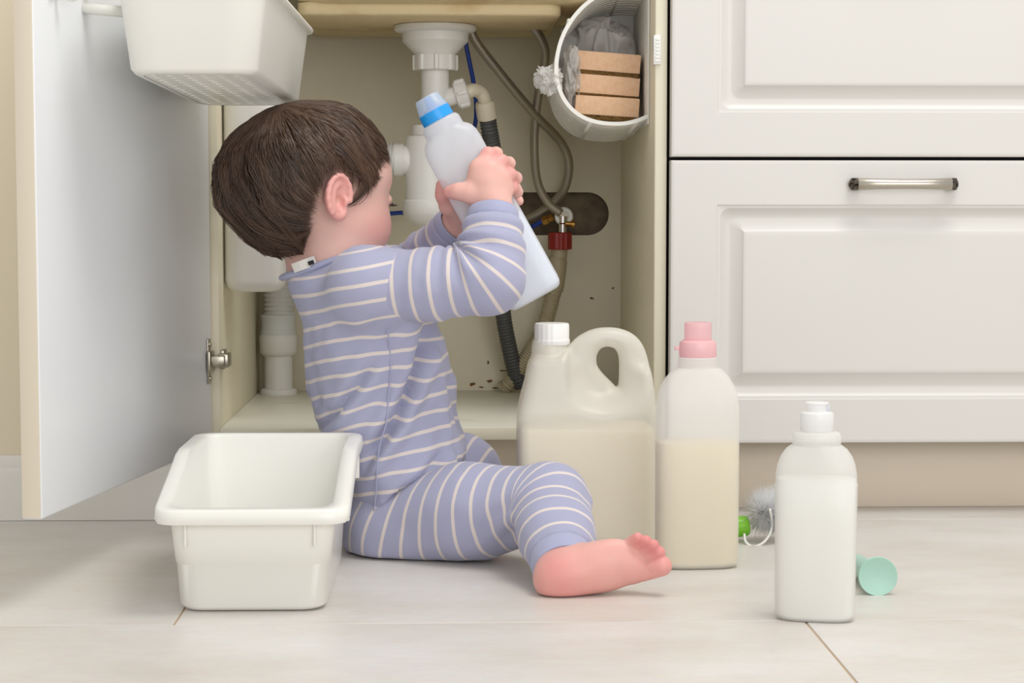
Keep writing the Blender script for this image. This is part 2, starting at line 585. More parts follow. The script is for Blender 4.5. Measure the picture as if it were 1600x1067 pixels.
# front edge band of the door (cream)
eb = from_bm(box_bm((DW - .0004, -DT + .001, .0935), (DW + .0012, -.001, .8505), .0006, 2))
place('edge_band', xform(eb, dmat, DO), mat('door_edge_beige', '#dbd0bd', .45), door, True, 40)
def hinge(z):
    b = box_bm((.008, 0, z - .029), (.021, .0022, z + .029), .0009)
    box_bm((.004, .001, z - .014), (.026, .006, z + .014), .002, 2, b)
    for zz in (-.022, .022):
        c = bmesh.ops.create_cone(b, cap_ends=True, segments=14, radius1=.0034, radius2=.0028, depth=.0024)
        for v in c['verts']:
            v.co = Vector((.0145 + v.co.x, .0030 + v.co.z, z + zz + v.co.y))
    me = xform(from_bm(b), dmat, DO)
    place('hinge', me, M_steel, door, True, 40)
    b = box_bm((XL - .0005, -.012, z - .009), (XL + .013, .022, z + .009), .002)
    box_bm((XL - .014, -.02, z - .007), (XL + .009, -.006, z + .007), .0018, 2, b)
    box_bm((XL - .0005, .004, z - .0125), (XL + .006, .034, z + .0125), .0015, 2, b)
    place('hinge_arm', from_bm(b), M_steel, door, True, 40)
HZ = P(345, 563, -.004)[2]
hinge(HZ); hinge(.76)

# ---------------------------------------------------------------- drawer cabinet on the right
dc = empty('drawer_cabinet', (XR + TH + .002, 0, 0))
tag(dc, 'cream drawer cabinet with raised panel fronts and one bow handle', 'cabinet')
DX0, DX1 = XR + TH + .003, .884
def wbox(name, lo, hi, m, parent, bev=.0015):
    o = box(name, np.array(lo) - np.array(dc.location), np.array(hi) - np.array(dc.location), m, parent, bev); return o
wbox('carcass', (DX0, .003, .1), (DX1, BY + .012, .864), M_dark, dc)
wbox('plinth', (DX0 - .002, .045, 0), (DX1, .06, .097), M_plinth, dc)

def drawer_front(name, x0, x1, z0, z1, y=-.0215):
    """Front with a routed groove and a raised field, as rectangular rings."""
    fx, fz = .060, .057
    rings = [(0, .0215), (0, .002), (.0006, .0006), (.002, 0), (.005, 0), (.995, 0), (1, 0), (1.001, .0012), (1.0045, .0016), (1.006, .0030), (1.009, .0052), (1.013, .0064),
             (1.017, .0068), (1.0185, .0066), (1.033, .0022), (1.0345, .0006), (1.036, .0002), (1.038, 0), (1.042, 0), (1.06, 0)]
    L = []
    for d, dep in rings:
        if d < .9: ix = iz = d
        else: ix, iz = fx + d - 1, fz + d - 1
        loop = []
        for (cx, sx) in ((x0 + ix, 1), (x1 - ix, -1)):
            pass
        xs0, xs1, zs0, zs1 = x0 + ix, x1 - ix, z0 + iz, z1 - iz
        r = .012 if 1.004 < d < 1.02 else .0004
        for (cx, cz, a0) in ((xs1 - r, zs1 - r, 0), (xs0 + r, zs1 - r, 90), (xs0 + r, zs0 + r, 180), (xs1 - r, zs0 + r, 270)):
            for q in range(5):
                a = math.radians(a0 + q * 22.5)
                loop.append((cx + r * math.cos(a) - dc.location[0], y + dep, cz + r * math.sin(a)))
        L.append(loop)
    me = loft(L, True, True)
    return place(name, me, M_front, dc, True, 28)
ZT = P(1300, 250.5, -.0215)[2]; ZU = P(1300, 245.0, -.0215)[2]; ZD = P(1400, 691.5, -.0215)[2]
low = drawer_front('drawer_front', DX0, DX1 - .003, ZD, ZT)
top = drawer_front('drawer_front', DX0, DX1 - .003, ZU, .852)
def handle(drawer, xc, zc):
    L = []
    half = .0715
    for i in range(41):
        s = -1 + 2 * i / 40
        a = abs(s)
        h = .0064 + .0020 * a ** 2.2
        if a > .93: h *= math.sqrt(max(1 - ((a - .93) / .07) ** 2, .03))
        y = -.0215 - .0065 - .016 * (1 - a ** 3.2)
        t = np.arange(16) * 2 * math.pi / 16
        L.append(np.column_stack([np.full(16, xc + s * half - dc.location[0]), y + .0052 * np.cos(t) * (h / .0055), zc + h * np.sin(t)]))
    me = loft(L)
    o = place('handle', me, [M_nickel, M_antique], drawer, True)
    mi = np.array([1 if abs(p_.center[0] + dc.location[0] - xc) > half * .86 else 0 for p_ in me.polygons], np.int32)
    me.polygons.foreach_set('material_index', mi)
    # small rosettes on the ends
    for s in (-1, 1):
        b = bmesh.new()
        for k in range(4):
            u = bmesh.ops.create_uvsphere(b, u_segments=10, v_segments=6, radius=.0026)
            an = k * math.pi / 2 + math.pi / 4
            for v in u['verts']:
                v.co = Vector((xc + s * (half - .0055) + .0034 * math.cos(an) - dc.location[0] + v.co.x, -.0215 - .0085 + v.co.y, zc + .0034 * math.sin(an) + v.co.z))
        bmesh.ops.create_cube(b, size=.008, matrix=Matrix.Translation((xc + s * (half - .012) - dc.location[0], -.0215 - .004, zc)))
        tmp = from_bm(b)
        bm = bmesh.new(); bm.from_mesh(me); n0 = len(bm.faces); bm.from_mesh(tmp); bm.faces.ensure_lookup_table()
        for f in bm.faces[n0:]: f.material_index = 1; f.smooth = True
        bm.to_mesh(me); bm.free()
hp = P(1415, 287.5, -.04)
handle(low, hp[0], hp[2])
handle(top, hp[0], .76)
# ---------------------------------------------------------------- sink bowl seen from below
M_sink = mat('stained_sink_underside', '#d9c69c', .6, noise=(9, '#ad7f38', (.52, .85), (1, 1.2, 2)), bump=(120, .35, .003))
SY = .25
zb = P(690, 53, SY + .12)[2]                  # lowest plate
zs = P(690, 5, .085)[2]
sink = empty('kitchen_sink', (0, SY, zb))
tag(sink, 'rust stained beige sink bowl seen from below above the drain', 'sink')
def ring(x0, x1, y0, y1, z, r, N=8):
    out = []
    for (cx, cy, a0) in ((x1 - r, y1 - r, 0), (x0 + r, y1 - r, 90), (x0 + r, y0 + r, 180), (x1 - r, y0 + r, 270)):
        for q in range(N + 1):
            a = math.radians(a0 + q * 90 / N)
            out.append((cx + r * math.cos(a), cy + r * math.sin(a) - SY, z - zb))
    return out
L = [ring(SX0 + .025, SX1 - .025, SY0 + .03, SY1 - .03, zb + .03, .03), ring(SX0 + .012, SX1 - .012, SY0 + .012, SY1 - .012, .902, .04),
     ring(SX0 - .012, SX1 + .012, SY0 - .012, SY1 + .012, .906, .05), ring(SX0 - .012, SX1 + .012, SY0 - .012, SY1 + .012, .9008, .05),
     ring(SX0 + .001, SX1 - .001, SY0 + .001, SY1 - .001, .9, .045), ring(SX0 + .004, SX1 - .004, SY0 + .006, SY1 - .004, zs + .02, .045),
     ring(SX0 + .012, SX1 - .012, SY0 + .012, SY1 - .012, zs + .004, .045), ring(SX0 + .03, SX1 - .03, SY0 + .026, SY1 - .03, zs, .04)]
place('bowl', loft(L, True, True), M_sink, sink, True, 50)
xa, xb_ = P(478, 60, SY)[0], P(868, 60, SY)[0]
place('bottom_plate', loft([ring(xa, xb_, SY0 + .035, SY1 - .02, zs + .002, .02), ring(xa, xb_, SY0 + .035, SY1 - .02, zb + .003, .02), ring(xa + .003, xb_ - .003, SY0 + .038, SY1 - .023, zb, .018)], True, True), M_sink, sink, True, 50)

# ---------------------------------------------------------------- white siphon under the sink
M_pvc = mat('white_pvc', '#e4e2dd', .35, spec=.4)
M_ivory = mat('ivory_fitting', '#d8cfb8', .4)
TY = .24
trap = empty('sink_siphon', P(674, 345, TY))
tag(trap, 'white plastic siphon hanging under the sink drain', 'siphon')
TO = np.array(trap.location)
S = FPX / (2.48 + TY)
def tz(py): return P(674, py, TY)[2]
cx = P(680, 45, TY)[0]; cx2 = P(668, 280, TY)[0]
def tl(name, prof, x=cx, m=M_pvc, N=40):
    return place(name, xform(lathe_mesh(prof, N), np.eye(3), np.array([x, TY, 0]) - TO), m, trap, True, 35)
tl('flange', [(.052, tz(39)), (.0575, tz(41)), (.0578, tz(47)), (.055, tz(50)), (.047, tz(52)), (.0465, tz(65)), (.043, tz(69)), (.0285, tz(86)), (.027, tz(90))])
# coupling nut with ribs
nb = []
for z, k in ((tz(86), .0), (tz(87), .0012), (tz(108), .0012), (tz(110), 0)):
    t = np.arange(96) * 2 * math.pi / 96
    r = .0285 + k + np.where((np.arange(96) % 12) < 3, .0024, 0)
    nb.append(np.column_stack([r * np.cos(t), r * np.sin(t), np.full(96, z)]))
place('coupling_nut', xform(loft(nb), np.eye(3), np.array([cx, TY, 0]) - TO), M_pvc, trap, True, 30)
tl('tailpiece', [(.0198, tz(108)), (.0198, tz(222))], x=P(680, 150, TY)[0])
tl('trap_cup', [(.022, tz(205)), (.0225, tz(212)), (.029, tz(213)), (.0315, tz(217)), (.0318, tz(312)), (.0345, tz(314)), (.0352, tz(318)), (.0352, tz(333)), (.033, tz(337)), (.029, tz(345)), (.018, tz(352)), (.006, tz(354))], x=cx2)
tl('trap_collar', [(.0255, tz(196)), (.0262, tz(198)), (.0262, tz(211)), (.0245, tz(213))], x=P(672, 200, TY)[0])
# side branch with nut for the appliance hose
br0, br1 = P(690, 155, TY), P(733, 143, TY)
place('branch', xform(axis_lathe([(.013, 0), (.013, .02), (.0185, .0205), (.0195, .023), (.0195, .036), (.018, .038), (.015, .039)], br0, br1 - br0, 24), np.eye(3), -TO), M_pvc, trap, True, 35)
for a in range(6):
    d = (br1 - br0) / np.linalg.norm(br1 - br0); Bm = basis(d)
    c = br0 + d * .03 + Bm @ np.array([.0195 * math.cos(a * 1.047), .0195 * math.sin(a * 1.047), 0])
    place('nut_wing', xform(from_bm(box_bm((-.003, -.0025, -.007), (.003, .0025, .007), .001)), Bm @ np.array(Matrix.Rotation(a * 1.047, 3, 'Z')), c - TO), M_pvc, trap, True, 40)
# left outlet: union nut and bellows hose that runs to the waste pipe
o0 = P(640, 250, TY)
ol = axis_lathe([(.017, -.006), (.0205, 0), (.0215, .003), (.0215, .008), (.0235, .0085), (.0235, .0215), (.0215, .0225), (.0215, .027), (.018, .028)], o0, (-1, 0, 0), 36)
place('outlet_nut', xform(ol, np.eye(3), -TO), M_pvc, trap, True, 35)
hose_pts = [P(618, 249, TY), P(590, 249, TY + .005), P(545, 252, TY + .04), P(480, 285, .36), P(441, 350, .44), P(436, 430, .455), P(436, 497, .455)]
def bellows(n_rib, r0, dr):
    return lambda t: r0 + dr * (0.5 + 0.5 * math.cos(2 * math.pi * t * n_rib)) ** .7
place('bellows_hose', xform(tube_mesh(hose_pts, bellows(62, .0205, .0035), 500, 20), np.eye(3), -TO), mat('grey_white_bellows', '#d5d4d0', .45), trap, True)

# ---------------------------------------------------------------- waste pipe standing in the left back corner
wx = P(435, 560, .455)
wp = empty('waste_pipe', (wx[0], .455, ZB))
tag(wp, 'white waste pipe with screw collar standing in the cabinet corner', 'pipe')
def wz(py): return P(435, py, .455)[2] - ZB
place('pipe', lathe_mesh([(.0215, 0.003), (.0215, wz(548))], 36), M_pvc, wp, True, 35)
place('floor_collar', lathe_mesh([(.028, 0.0), (.0285, .003), (.0265, .0075), (.022, .009)], 36), M_pvc, wp, True, 35)
place('coupling', lathe_mesh([(.022, wz(556)), (.026, wz(553)), (.0283, wz(549)), (.0290, wz(526)), (.0270, wz(522))], 36), M_pvc, wp, True, 35)
place('seal_ring', lathe_mesh([(.0262, wz(523)), (.0268, wz(521)), (.0268, wz(516)), (.0255, wz(514)), (.0255, wz(499)), (.0268, wz(497)), (.0268, wz(493)), (.025, wz(491))], 36), mat('pale_blue_seal', '#d6d8d6', .5), wp, True, 35)

# ---------------------------------------------------------------- soap bottle hanging under the worktop (behind the child's head)
sx = (P(353, 400, .075)[0] + P(446, 400, .075)[0]) / 2
hw = (P(446, 400, .075)[0] - P(353, 400, .075)[0]) / 2
sz = P(400, 455, .075)[2]
sb = empty('hanging_bottle', (sx, .075, sz))
tag(sb, 'white rounded plastic bottle hanging in the cabinet behind the child\'s head', 'bottle')
place('bottle_body', bottle_mesh([(0, hw * .55, .022, 3), (.002, hw * .8, .03, 3), (.007, hw * .94, .035, 3.2), (.016, hw, .038, 3.4), (.272, hw, .038, 3.4), (.292, hw * .9, .034, 3), (.305, hw * .6, .026, 2.4), (.312, .015, .015, 2), (.34, .015, .015, 2)]),
      milky('milky_bottle', '#f8f6f0', .12, .03), sb, True, 50)
place('pump_stem', lathe_mesh([(.0135, .332), (.0135, .9 - sz), (.02, .9 - sz + .0005), (.02, .91 - sz), (.008, .915 - sz), (.008, .95 - sz)], 24), M_pvc, sb, True, 35)

# ---------------------------------------------------------------- hoses
M_braid = mat('steel_braid', '#a79f92', .34, .7, bump=(1500, .25, .0008))
M_dhose = mat('dark_grey_hose', '#4d4d4c', .5)
M_bhose = mat('beige_drain_hose', '#a99d80', .5)
M_blue = mat('blue_tube', '#1c3f9a', .35)
M_red = mat('red_plastic', '#8f1f17', .4)
M_brass = mat('brass', '#b58a45', .35, .9)
M_chrome = mat('chrome', '#d5d2cc', .15, 1.0)
bh = place('braided_hose', tube_mesh([P(728, 20, .30), P(742, 62, .31), P(790, 125, .34), P(838, 182, .38), (P(876, 222, .42)), P(889, 258, .44), P(879, 300, .46), P(846, 330, .475), P(800, 350, .50), P(770, 356, .535)], .0068, 110, 12), M_braid)
tag(bh, 'steel braided hose crossing diagonally behind the siphon into the wall opening', 'hose')
valve_c = P(881, 338, .44)
bh2 = place('braided_hose', tube_mesh([P(822, 30, .30), P(846, 62, .31), P(852, 90, .33), P(843, 135, .36), P(836, 190, .385), P(835, 240, .40), P(840, 285, .415), P(856, 316, .425), P(876, 333, .43)], .0066, 110, 12), M_braid)
tag(bh2, 'steel braided hose hanging down to the red collared valve', 'hose')
bt = place('blue_tube', tube_mesh([P(722, 40, .33), P(731, 85, .335), P(740, 130, .345), P(744, 165, .36), P(741, 200, .37), P(722, 260, .40), P(680, 318, .44), P(640, 331, .455), P(618, 333, .46), P(560, 340, .465), P(500, 380, .47)], .0034, 90, 10), M_blue)
tag(bt, 'thin dark blue tube running down behind the siphon', 'tube')
bt2 = empty('blue_supply_tube', P(838, 352, .47))
tag(bt2, 'short blue tube with brass fitting coming out of the wall opening', 'tube')
o_ = -np.array(bt2.location)
place('tube', xform(tube_mesh([P(780, 372, .52), P(815, 364, .50), P(834, 353, .478), P(850, 344, .468)], .0038, 24, 10), np.eye(3), o_), M_blue, bt2)
place('fitting', xform(axis_lathe([(.006, 0), (.0075, .002), (.0075, .010), (.006, .011), (.006, .02)], P(848, 346, .47), P(868, 338, .462) - P(848, 346, .47), 6), np.eye(3), o_), M_brass, bt2, False)

# angle valve with red collar, and the beige drain hose below it
av = empty('angle_valve', valve_c)
tag(av, 'angle valve with white ring and dark red screw collar', 'valve')
ring_b = basis((.15, -1, .1))
place('white_ring', xform(tube_mesh([(.0105 * math.cos(a), .0105 * math.sin(a), 0) for a in np.arange(24) * math.pi / 12], .0042, None, 10, closed=True), ring_b, (0, 0, 0)), M_white, av)
place('ring_core', xform(lathe_mesh([(.0095, -.003), (.0095, .003)], 20), ring_b, (0, .001, 0)), M_steel, av, True, 35)
place('valve_body', xform(lathe_mesh([(.0062, -.03), (.0062, -.012), (.008, -.010), (.008, 0)], 20), np.eye(3), P(879, 338, .44) - valve_c), M_chrome, av, True, 35)
place('side_outlet', xform(axis_lathe([(.004, 0), (.004, .008), (.0055, .0085), (.0055, .014)], (0, 0, 0), (1, -.1, -.1), 12), np.eye(3), P(884, 349, .438) - valve_c), M_brass, av, True, 35)
place('wall_stub', xform(axis_lathe([(.009, 0), (.009, .1)], (0, .004, 0), (.05, 1, 0), 18), np.eye(3), (0, 0, 0)), M_chrome, av, True, 35)
rc = P(875, 376, .44) - valve_c
t = np.arange(60) * 2 * math.pi / 60
rr = .0175 + np.where(np.arange(60) % 5 < 2, .0009, 0)
place('red_collar', loft([np.column_stack([rr * np.cos(t) * s + rc[0], rr * np.sin(t) * s + rc[1], np.full(60, rc[2] + z)]) for z, s in ((-.0135, .94), (-.0125, 1), (.0115, 1), (.0128, .92))]), M_red, av, True, 30)
dh = empty('drain_hose', P(786, 606, .47))
tag(dh, 'beige drain hose slanting from the red collar down to the cabinet floor', 'hose')
o_ = -np.array(dh.location)
place('adapter', xform(tube_mesh([P(874, 388, .44), P(873, 402, .44), P(872, 404, .44), P(869, 430, .44), P(865, 455, .44), P(864, 459, .44)], lambda t: .0125 if t < .22 else (.0145 if t < .93 else .0125), 30, 20), np.eye(3), o_), M_bhose, dh, True, 50)
place('corrugated_hose', xform(tube_mesh([P(865, 455, .44), P(858, 485, .44), P(846, 520, .445), P(822, 560, .455), P(796, 598, .468), P(786, 606.5, .472)], bellows(46, .0108, .0014), 300, 16), np.eye(3), o_), M_bhose, dh)
gh = empty('appliance_hose', P(760, 170, .27))
tag(gh, 'dark grey corrugated hose with ivory elbow plugged into the siphon', 'hose')
o_ = -np.array(gh.location)
place('elbow', xform(tube_mesh([P(729, 145, TY), P(738, 141, TY + .002), P(749, 143, .25), P(756, 152, .255), P(758, 162, .26), P(759, 170, .262)], .0098, 24, 18), np.eye(3), o_), M_ivory, gh)
place('elbow_sleeve', xform(axis_lathe([(.0115, 0), (.0135, .002), (.0145, .006), (.0148, .024), (.0142, .026)], P(757, 158, .258), P(762, 186, .268) - P(757, 158, .258), 28), np.eye(3), o_), M_ivory, gh, True, 35)
place('hose', xform(tube_mesh([P(761, 180, .266), P(765, 205, .275), P(771, 240, .29), P(778, 300, .33), P(781, 380, .38), P(782, 440, .41), P(786, 490, .43), P(795, 540, .445), P(806, 585, .46), P(815, 601, .468)], bellows(95, .0108, .0018), 640, 14), np.eye(3), o_), M_dhose, gh)

# ---------------------------------------------------------------- white slotted holder on the right side panel, with bags and sponges
M_hold = mat('holder_white', '#e8e6df', .35, sss=.15, sss_s=.004)
hx = XR
HY0, HY1 = .062, .27
outline_px = [(1013, -22), (985, -24), (950, -17), (916, 2), (889, 32), (872, 68), (866, 110), (872, 142), (887, 168), (910, 186), (940, 195), (975, 196), (1000, 190), (1013, 184)]
ow = np.array([P(x, y, HY0) for x, y in outline_px])[:, [0, 2]]
ow[:, 0] = np.minimum(ow[:, 0], hx - .001); ow[0, 0] = ow[-1, 0] = hx - .001
ow3 = spline(np.column_stack([ow[:, 0], np.zeros(len(ow)), ow[:, 1]]), 60)[:, [0, 2]]
cen = np.array([hx, (ow3[:, 1].max() + ow3[:, 1].min()) / 2])
holder = empty('wall_holder', (hx, HY0, ow3[:, 1].min()))
tag(holder, 'white slotted plastic holder fixed inside the cabinet with sponges in it', 'holder')
ho = np.array(holder.location)
def shrink(y):
    """Slight taper and drop towards the back."""
    s = (y - HY0) / (HY1 - HY0)
    return 1 - .02 * s, -.016 * s
def hband(name, y0, y1, th=.0022):
    L = []
    for y, off in ((y0, 0), (y0, -th), (y1, -th), (y1, 0)):
        k, dz = shrink(y)
        c2 = cen
        n_ = len(ow3)
        tang = np.gradient(ow3, axis=0); nn = np.column_stack([-tang[:, 1], tang[:, 0]]); nn /= np.linalg.norm(nn, axis=1)[:, None]
        nn *= np.sign(np.sum(nn * (ow3 - (cen - [.06, 0])), axis=1))[:, None]
        p2 = c2 + (ow3 + nn * off - c2) * [k, k]
        L.append(np.column_stack([np.minimum(p2[:, 0], hx - .0005), np.full(n_, y), p2[:, 1] + dz]))
    V = np.concatenate(L); n_ = len(ow3); F = []
    for i in range(4):
        j = (i + 1) % 4
        for q in range(n_ - 1):
            F.append((i * n_ + q, i * n_ + q + 1, j * n_ + q + 1, j * n_ + q))
    F += [(0, n_, 2 * n_, 3 * n_), (n_ - 1, 4 * n_ - 1, 3 * n_ - 1, 2 * n_ - 1)]
    me = mesh(V - ho, F)
    bm = bmesh.new(); bm.from_mesh(me); me = from_bm(bm)
    return place(name, me, M_hold, holder, True, 40)
hband('rim', HY0, HY0 + .007, .0052)
yb = HY0 + .012
while yb < HY1 - .02:
    hband('band', yb, yb + .0115)
    yb += .0165
hband('band', HY1 - .012, HY1)
# ribs that tie the bands together, and the back and side plates
k, dz = shrink(HY1)
for q in (6, 20, 33, 46, 56):
    a0, a1 = ow3[q], cen + (ow3[q] - cen) * k + [0, dz]
    rib = tube_mesh([(a0[0], HY0 + .003, a0[1]), (a1[0], HY1 - .004, a1[1])], .0028, None, 8)
    place('rib', xform(rib, np.eye(3), -ho), M_hold, holder)
bl = cen + (ow3 - cen) * k + [0, dz]
place('back_plate', xform(loft([np.column_stack([bl[:, 0], np.full(60, y), bl[:, 1]]) for y in (HY1 - .002, HY1)]), np.eye(3), -ho), M_hold, holder, True, 30)
place('side_plate', from_bm(box_bm((-.003, 0, ow3[:, 1].min() + .002 - ho[2]), (-.0004, HY1 - HY0, ow3[:, 1].max() - .002 - ho[2]), .0008)), M_hold, holder, True, 40)

# three sponges: peach foam with a brown scouring layer underneath
M_foam = mat('peach_foam', '#e3bd9b', .85, noise=(160, '#dcb28c', (.4, .7), (1, 1, 1)), bump=(700, .3, .001))
M_scour = mat('brown_scourer', '#94703a', .95, noise=(500, '#5f431c', (.4, .65), (1, 1, 1)), bump=(900, 1, .003))
def sponge(c0, tilt, yaw, label, y):
    c = P(*c0, y)
    o = empty('sponge', c)
    o.rotation_euler = (0, tilt, yaw)
    tag(o, label, 'sponge', 'sponges stacked in the holder')
    w, d, h = .0432, .032, .0128
    place('foam', from_bm(box_bm((-w, 0, -h), (w, 2 * d, h), .0016, 2)), M_foam, o, True, 40)
    b = box_bm((-w + .0005, .0004, -h - .0058), (w - .0005, 2 * d, -h - .0002), .001, 2)
    bmesh.ops.subdivide_edges(b, edges=list(b.edges), cuts=5, use_grid_fill=True)
    for v in b.verts:
        v.co += Vector((random.uniform(-.0005, .0005), random.uniform(-.0005, .0005), random.uniform(-.0006, .0006)))
    place('scouring_layer', from_bm(b), M_scour, o, True, 60)
sponge((951, 97, ), math.radians(4.6), math.radians(-2), 'peach sponge on top of the stack in the white holder', .105)
sponge((950, 133), math.radians(4.2), math.radians(2), 'peach sponge in the middle of the stack of three', .103)
sponge((949, 166), math.radians(3.6), math.radians(-1), 'peach sponge at the bottom of the stack of three', .098)

# thin crumpled plastic bags
M_bag = milky('thin_bag_plastic', '#f4f3f1', .35, .38, .22)
def crumple(name, c, r, seed, amp, label, lim=None, sub=6):
    """A bag pressed into a lump: ridged folds at several scales, squeezed softly into its space."""
    bm = bmesh.new()
    bmesh.ops.create_icosphere(bm, subdivisions=sub, radius=1)
    D = np.array([v.co for v in bm.verts])
    W = D + .35 * np.stack([noise3(D * 2.3 + k * 7.7, seed + 40 + k) for k in range(3)], 1)
    n = 0
    for i, f in enumerate((1.3, 2.4, 4.4)):
        n = n + (.55 - 2 * np.abs(noise3(W * f + 11.3 * i, seed + i))) / (1.55 ** i)
    pts = D * (1 + amp * n)[:, None] * np.array(r)
    if lim is not None:
        for ax, (lo, hi) in enumerate(lim):
            m_, h_ = (lo + hi) / 2, (hi - lo) / 2
            t = (pts[:, ax] - m_) / h_
            pts[:, ax] = m_ + h_ * np.where(np.abs(t) > .6, np.sign(t) * (.6 + .4 * np.tanh((np.abs(t) - .6) / .4)), t)
    for v, p_ in zip(bm.verts, pts): v.co = Vector(p_)
    o = place(name, from_bm(bm), M_bag, None, True)
    o.location = c
    return tag(o, label, 'plastic bag', 'thin plastic bags in the holder')
zlo = ow3[:, 1].min()
bc = P(936, 105, .205)
crumple('plastic_bag', bc, (.060, .05, .066), 3, .34, 'crumpled translucent plastic bag stuffed behind the sponges', ((-.062, hx - .006 - bc[0]), (.172 - bc[1], HY1 - .004 - bc[1]), (zlo - .012 - bc[2], .075)))
b2 = P(896, 125, .125)
crumple('plastic_bag', b2, (.014, .04, .045), 8, .32, 'thin plastic bag squeezed between sponges and holder wall', ((-.016, .008), (-.05, .05), (-.045, .05)))
b3 = P(858, 124, .078)
crumple('plastic_bag', b3, (.017, .018, .020), 15, .30, 'knotted bag end poking out left of the holder')
# ---------------------------------------------------------------- plastic bins
def rrect(x0, x1, y0, y1, r, z, ns=10, nc=6):
    """Rounded rectangle; z is a number or a function of (x, y)."""
    pts = []
    cs = ((x1 - r, y1 - r, 0), (x0 + r, y1 - r, 90), (x0 + r, y0 + r, 180), (x1 - r, y0 + r, 270))
    for i, (cx_, cy_, a0) in enumerate(cs):
        arc = [(cx_ + r * math.cos(math.radians(a0 + q * 90 / nc)), cy_ + r * math.sin(math.radians(a0 + q * 90 / nc))) for q in range(nc + 1)]
        pts += arc
        nx = cs[(i + 1) % 4]
        a1 = math.radians(nx[2])
        e = (nx[0] + r * math.cos(a1), nx[1] + r * math.sin(a1))
        for q in range(1, ns):
            pts.append((arc[-1][0] + (e[0] - arc[-1][0]) * q / ns, arc[-1][1] + (e[1] - arc[-1][1]) * q / ns))
    return np.array([(x, y, z(x, y) if callable(z) else z) for x, y in pts])

M_bin = mat('bin_white_plastic', '#e9e8e1', .3, sss=.2, sss_r=(1, .95, .85), sss_s=.006)
bin_o = np.array([-.204, -.455, 0])
fb = empty('storage_bin', bin_o)
tag(fb, 'white slant-front plastic bin standing on the floor beside the child', 'bin')
def zr(x, y):
    Y = y + bin_o[1]
    t = min(max((Y + .612) / .165, 0), 1)
    return .106 + .039 * (t if t < .85 else .85 + .15 * (1 - (1 - (t - .85) / .15) ** 2))
def R_(dx0, dx1, y0, y1, r, z): return rrect(dx0 - bin_o[0], dx1 - bin_o[0], y0 - bin_o[1], y1 - bin_o[1], r, z)
def zo(k): return lambda x, y: zr(x, y) + k
def zmix(z0, f, k=0): return lambda x, y: z0 + (zr(x, y) + k - z0) * f
B = [R_(-.266, -.141, -.588, -0.3360, .02, .0), R_(-.273, -.134, -.596, -0.3270, .022, .0015), R_(-.2765, -.130, -.600, -0.3230, .022, .006),
     R_(-.2795, -.127, -.603, -0.3210, .022, .0485), R_(-.2805, -.126, -.6045, -0.3200, .022, .0495),
     R_(-.2835, -.120, -.611, -0.3140, .02, zmix(.05, .85, -.014)), R_(-.284, -.1195, -.6115, -0.3135, .02, zo(-.0125)),
     R_(-.297, -.1065, -.624, -0.3050, .024, zo(-.0145)), R_(-.2985, -.105, -.6255, -0.3035, .025, zo(-.012)), R_(-.2975, -.106, -.6245, -0.3045, .025, zo(-.002)), R_(-.295, -.1085, -.622, -0.3070, .024, zo(.0002)),
     R_(-.2835, -.1205, -.6095, -0.3150, .019, zo(0)), R_(-.2815, -.1225, -.6075, -0.3170, .018, zo(-.003)),
     R_(-.2775, -.1295, -.6005, -0.3235, .02, .052), R_(-.2765, -.1305, -.5995, -0.3245, .02, .0505), R_(-.274, -.133, -.597, -0.3260, .02, .006), R_(-.268, -.139, -.59, -0.3330, .02, .003)]
place('bin_body', loft(B), M_bin, fb, True, 55)
for x in (-.2665, -.1395):
    bx_ = box_bm((x - .0012 - bin_o[0], -.6145 - bin_o[1], .068), (x + .0012 - bin_o[0], -.603 - bin_o[1], .094), .0008)
    place('front_rib', from_bm(bx_), M_bin, fb, True, 40)
for Y in (-.56, -.36):
    bx_ = box_bm((-.125 - bin_o[0], Y - .004 - bin_o[1], .085 if Y < -.5 else .1), (-.108 - bin_o[0], Y + .004 - bin_o[1], zr(0, Y - bin_o[1]) - .011), .001)
    place('side_clip', from_bm(bx_), M_bin, fb, True, 40)

# basket hung on the inside of the door
kb = np.array([-.262, -.31, P(300, 122, -.53)[2]])
db = empty('door_basket', kb, math.radians(-1.5))
tag(db, 'white plastic basket with perforated bottom hanging inside the open door', 'basket')
db.rotation_euler[0] = math.radians(-1.3)
H = .094
hx_, hy_ = .0655, .222
K = [rrect(-hx_ + .012, hx_ - .012, -hy_ + .012, hy_ - .012, .028, 0.0), rrect(-hx_ + .004, hx_ - .004, -hy_ + .004, hy_ - .004, .032, .0012), rrect(-hx_, hx_, -hy_, hy_, .034, .006),
     rrect(-hx_ - .010, hx_ + .010, -hy_ - .008, hy_ + .008, .034, H - .008), rrect(-hx_ - .0105, hx_ + .0105, -hy_ - .0085, hy_ + .0085, .034, H - .0065),
     rrect(-hx_ - .016, hx_ + .016, -hy_ - .014, hy_ + .014, .038, H - .0065), rrect(-hx_ - .0175, hx_ + .0175, -hy_ - .0155, hy_ + .0155, .039, H - .004), rrect(-hx_ - .016, hx_ + .016, -hy_ - .014, hy_ + .014, .038, H - .0008), rrect(-hx_ - .013, hx_ + .013, -hy_ - .011, hy_ + .011, .036, H),
     rrect(-hx_ - .0085, hx_ + .0085, -hy_ - .0065, hy_ + .0065, .033, H - .001), rrect(-hx_ + .002, hx_ - .002, -hy_ + .002, hy_ - .002, .033, .006), rrect(-hx_ + .012, hx_ - .012, -hy_ + .012, hy_ - .012, .028, .0022)]
place('basket_wall', loft(K, False, False), M_bin, db, True, 55)
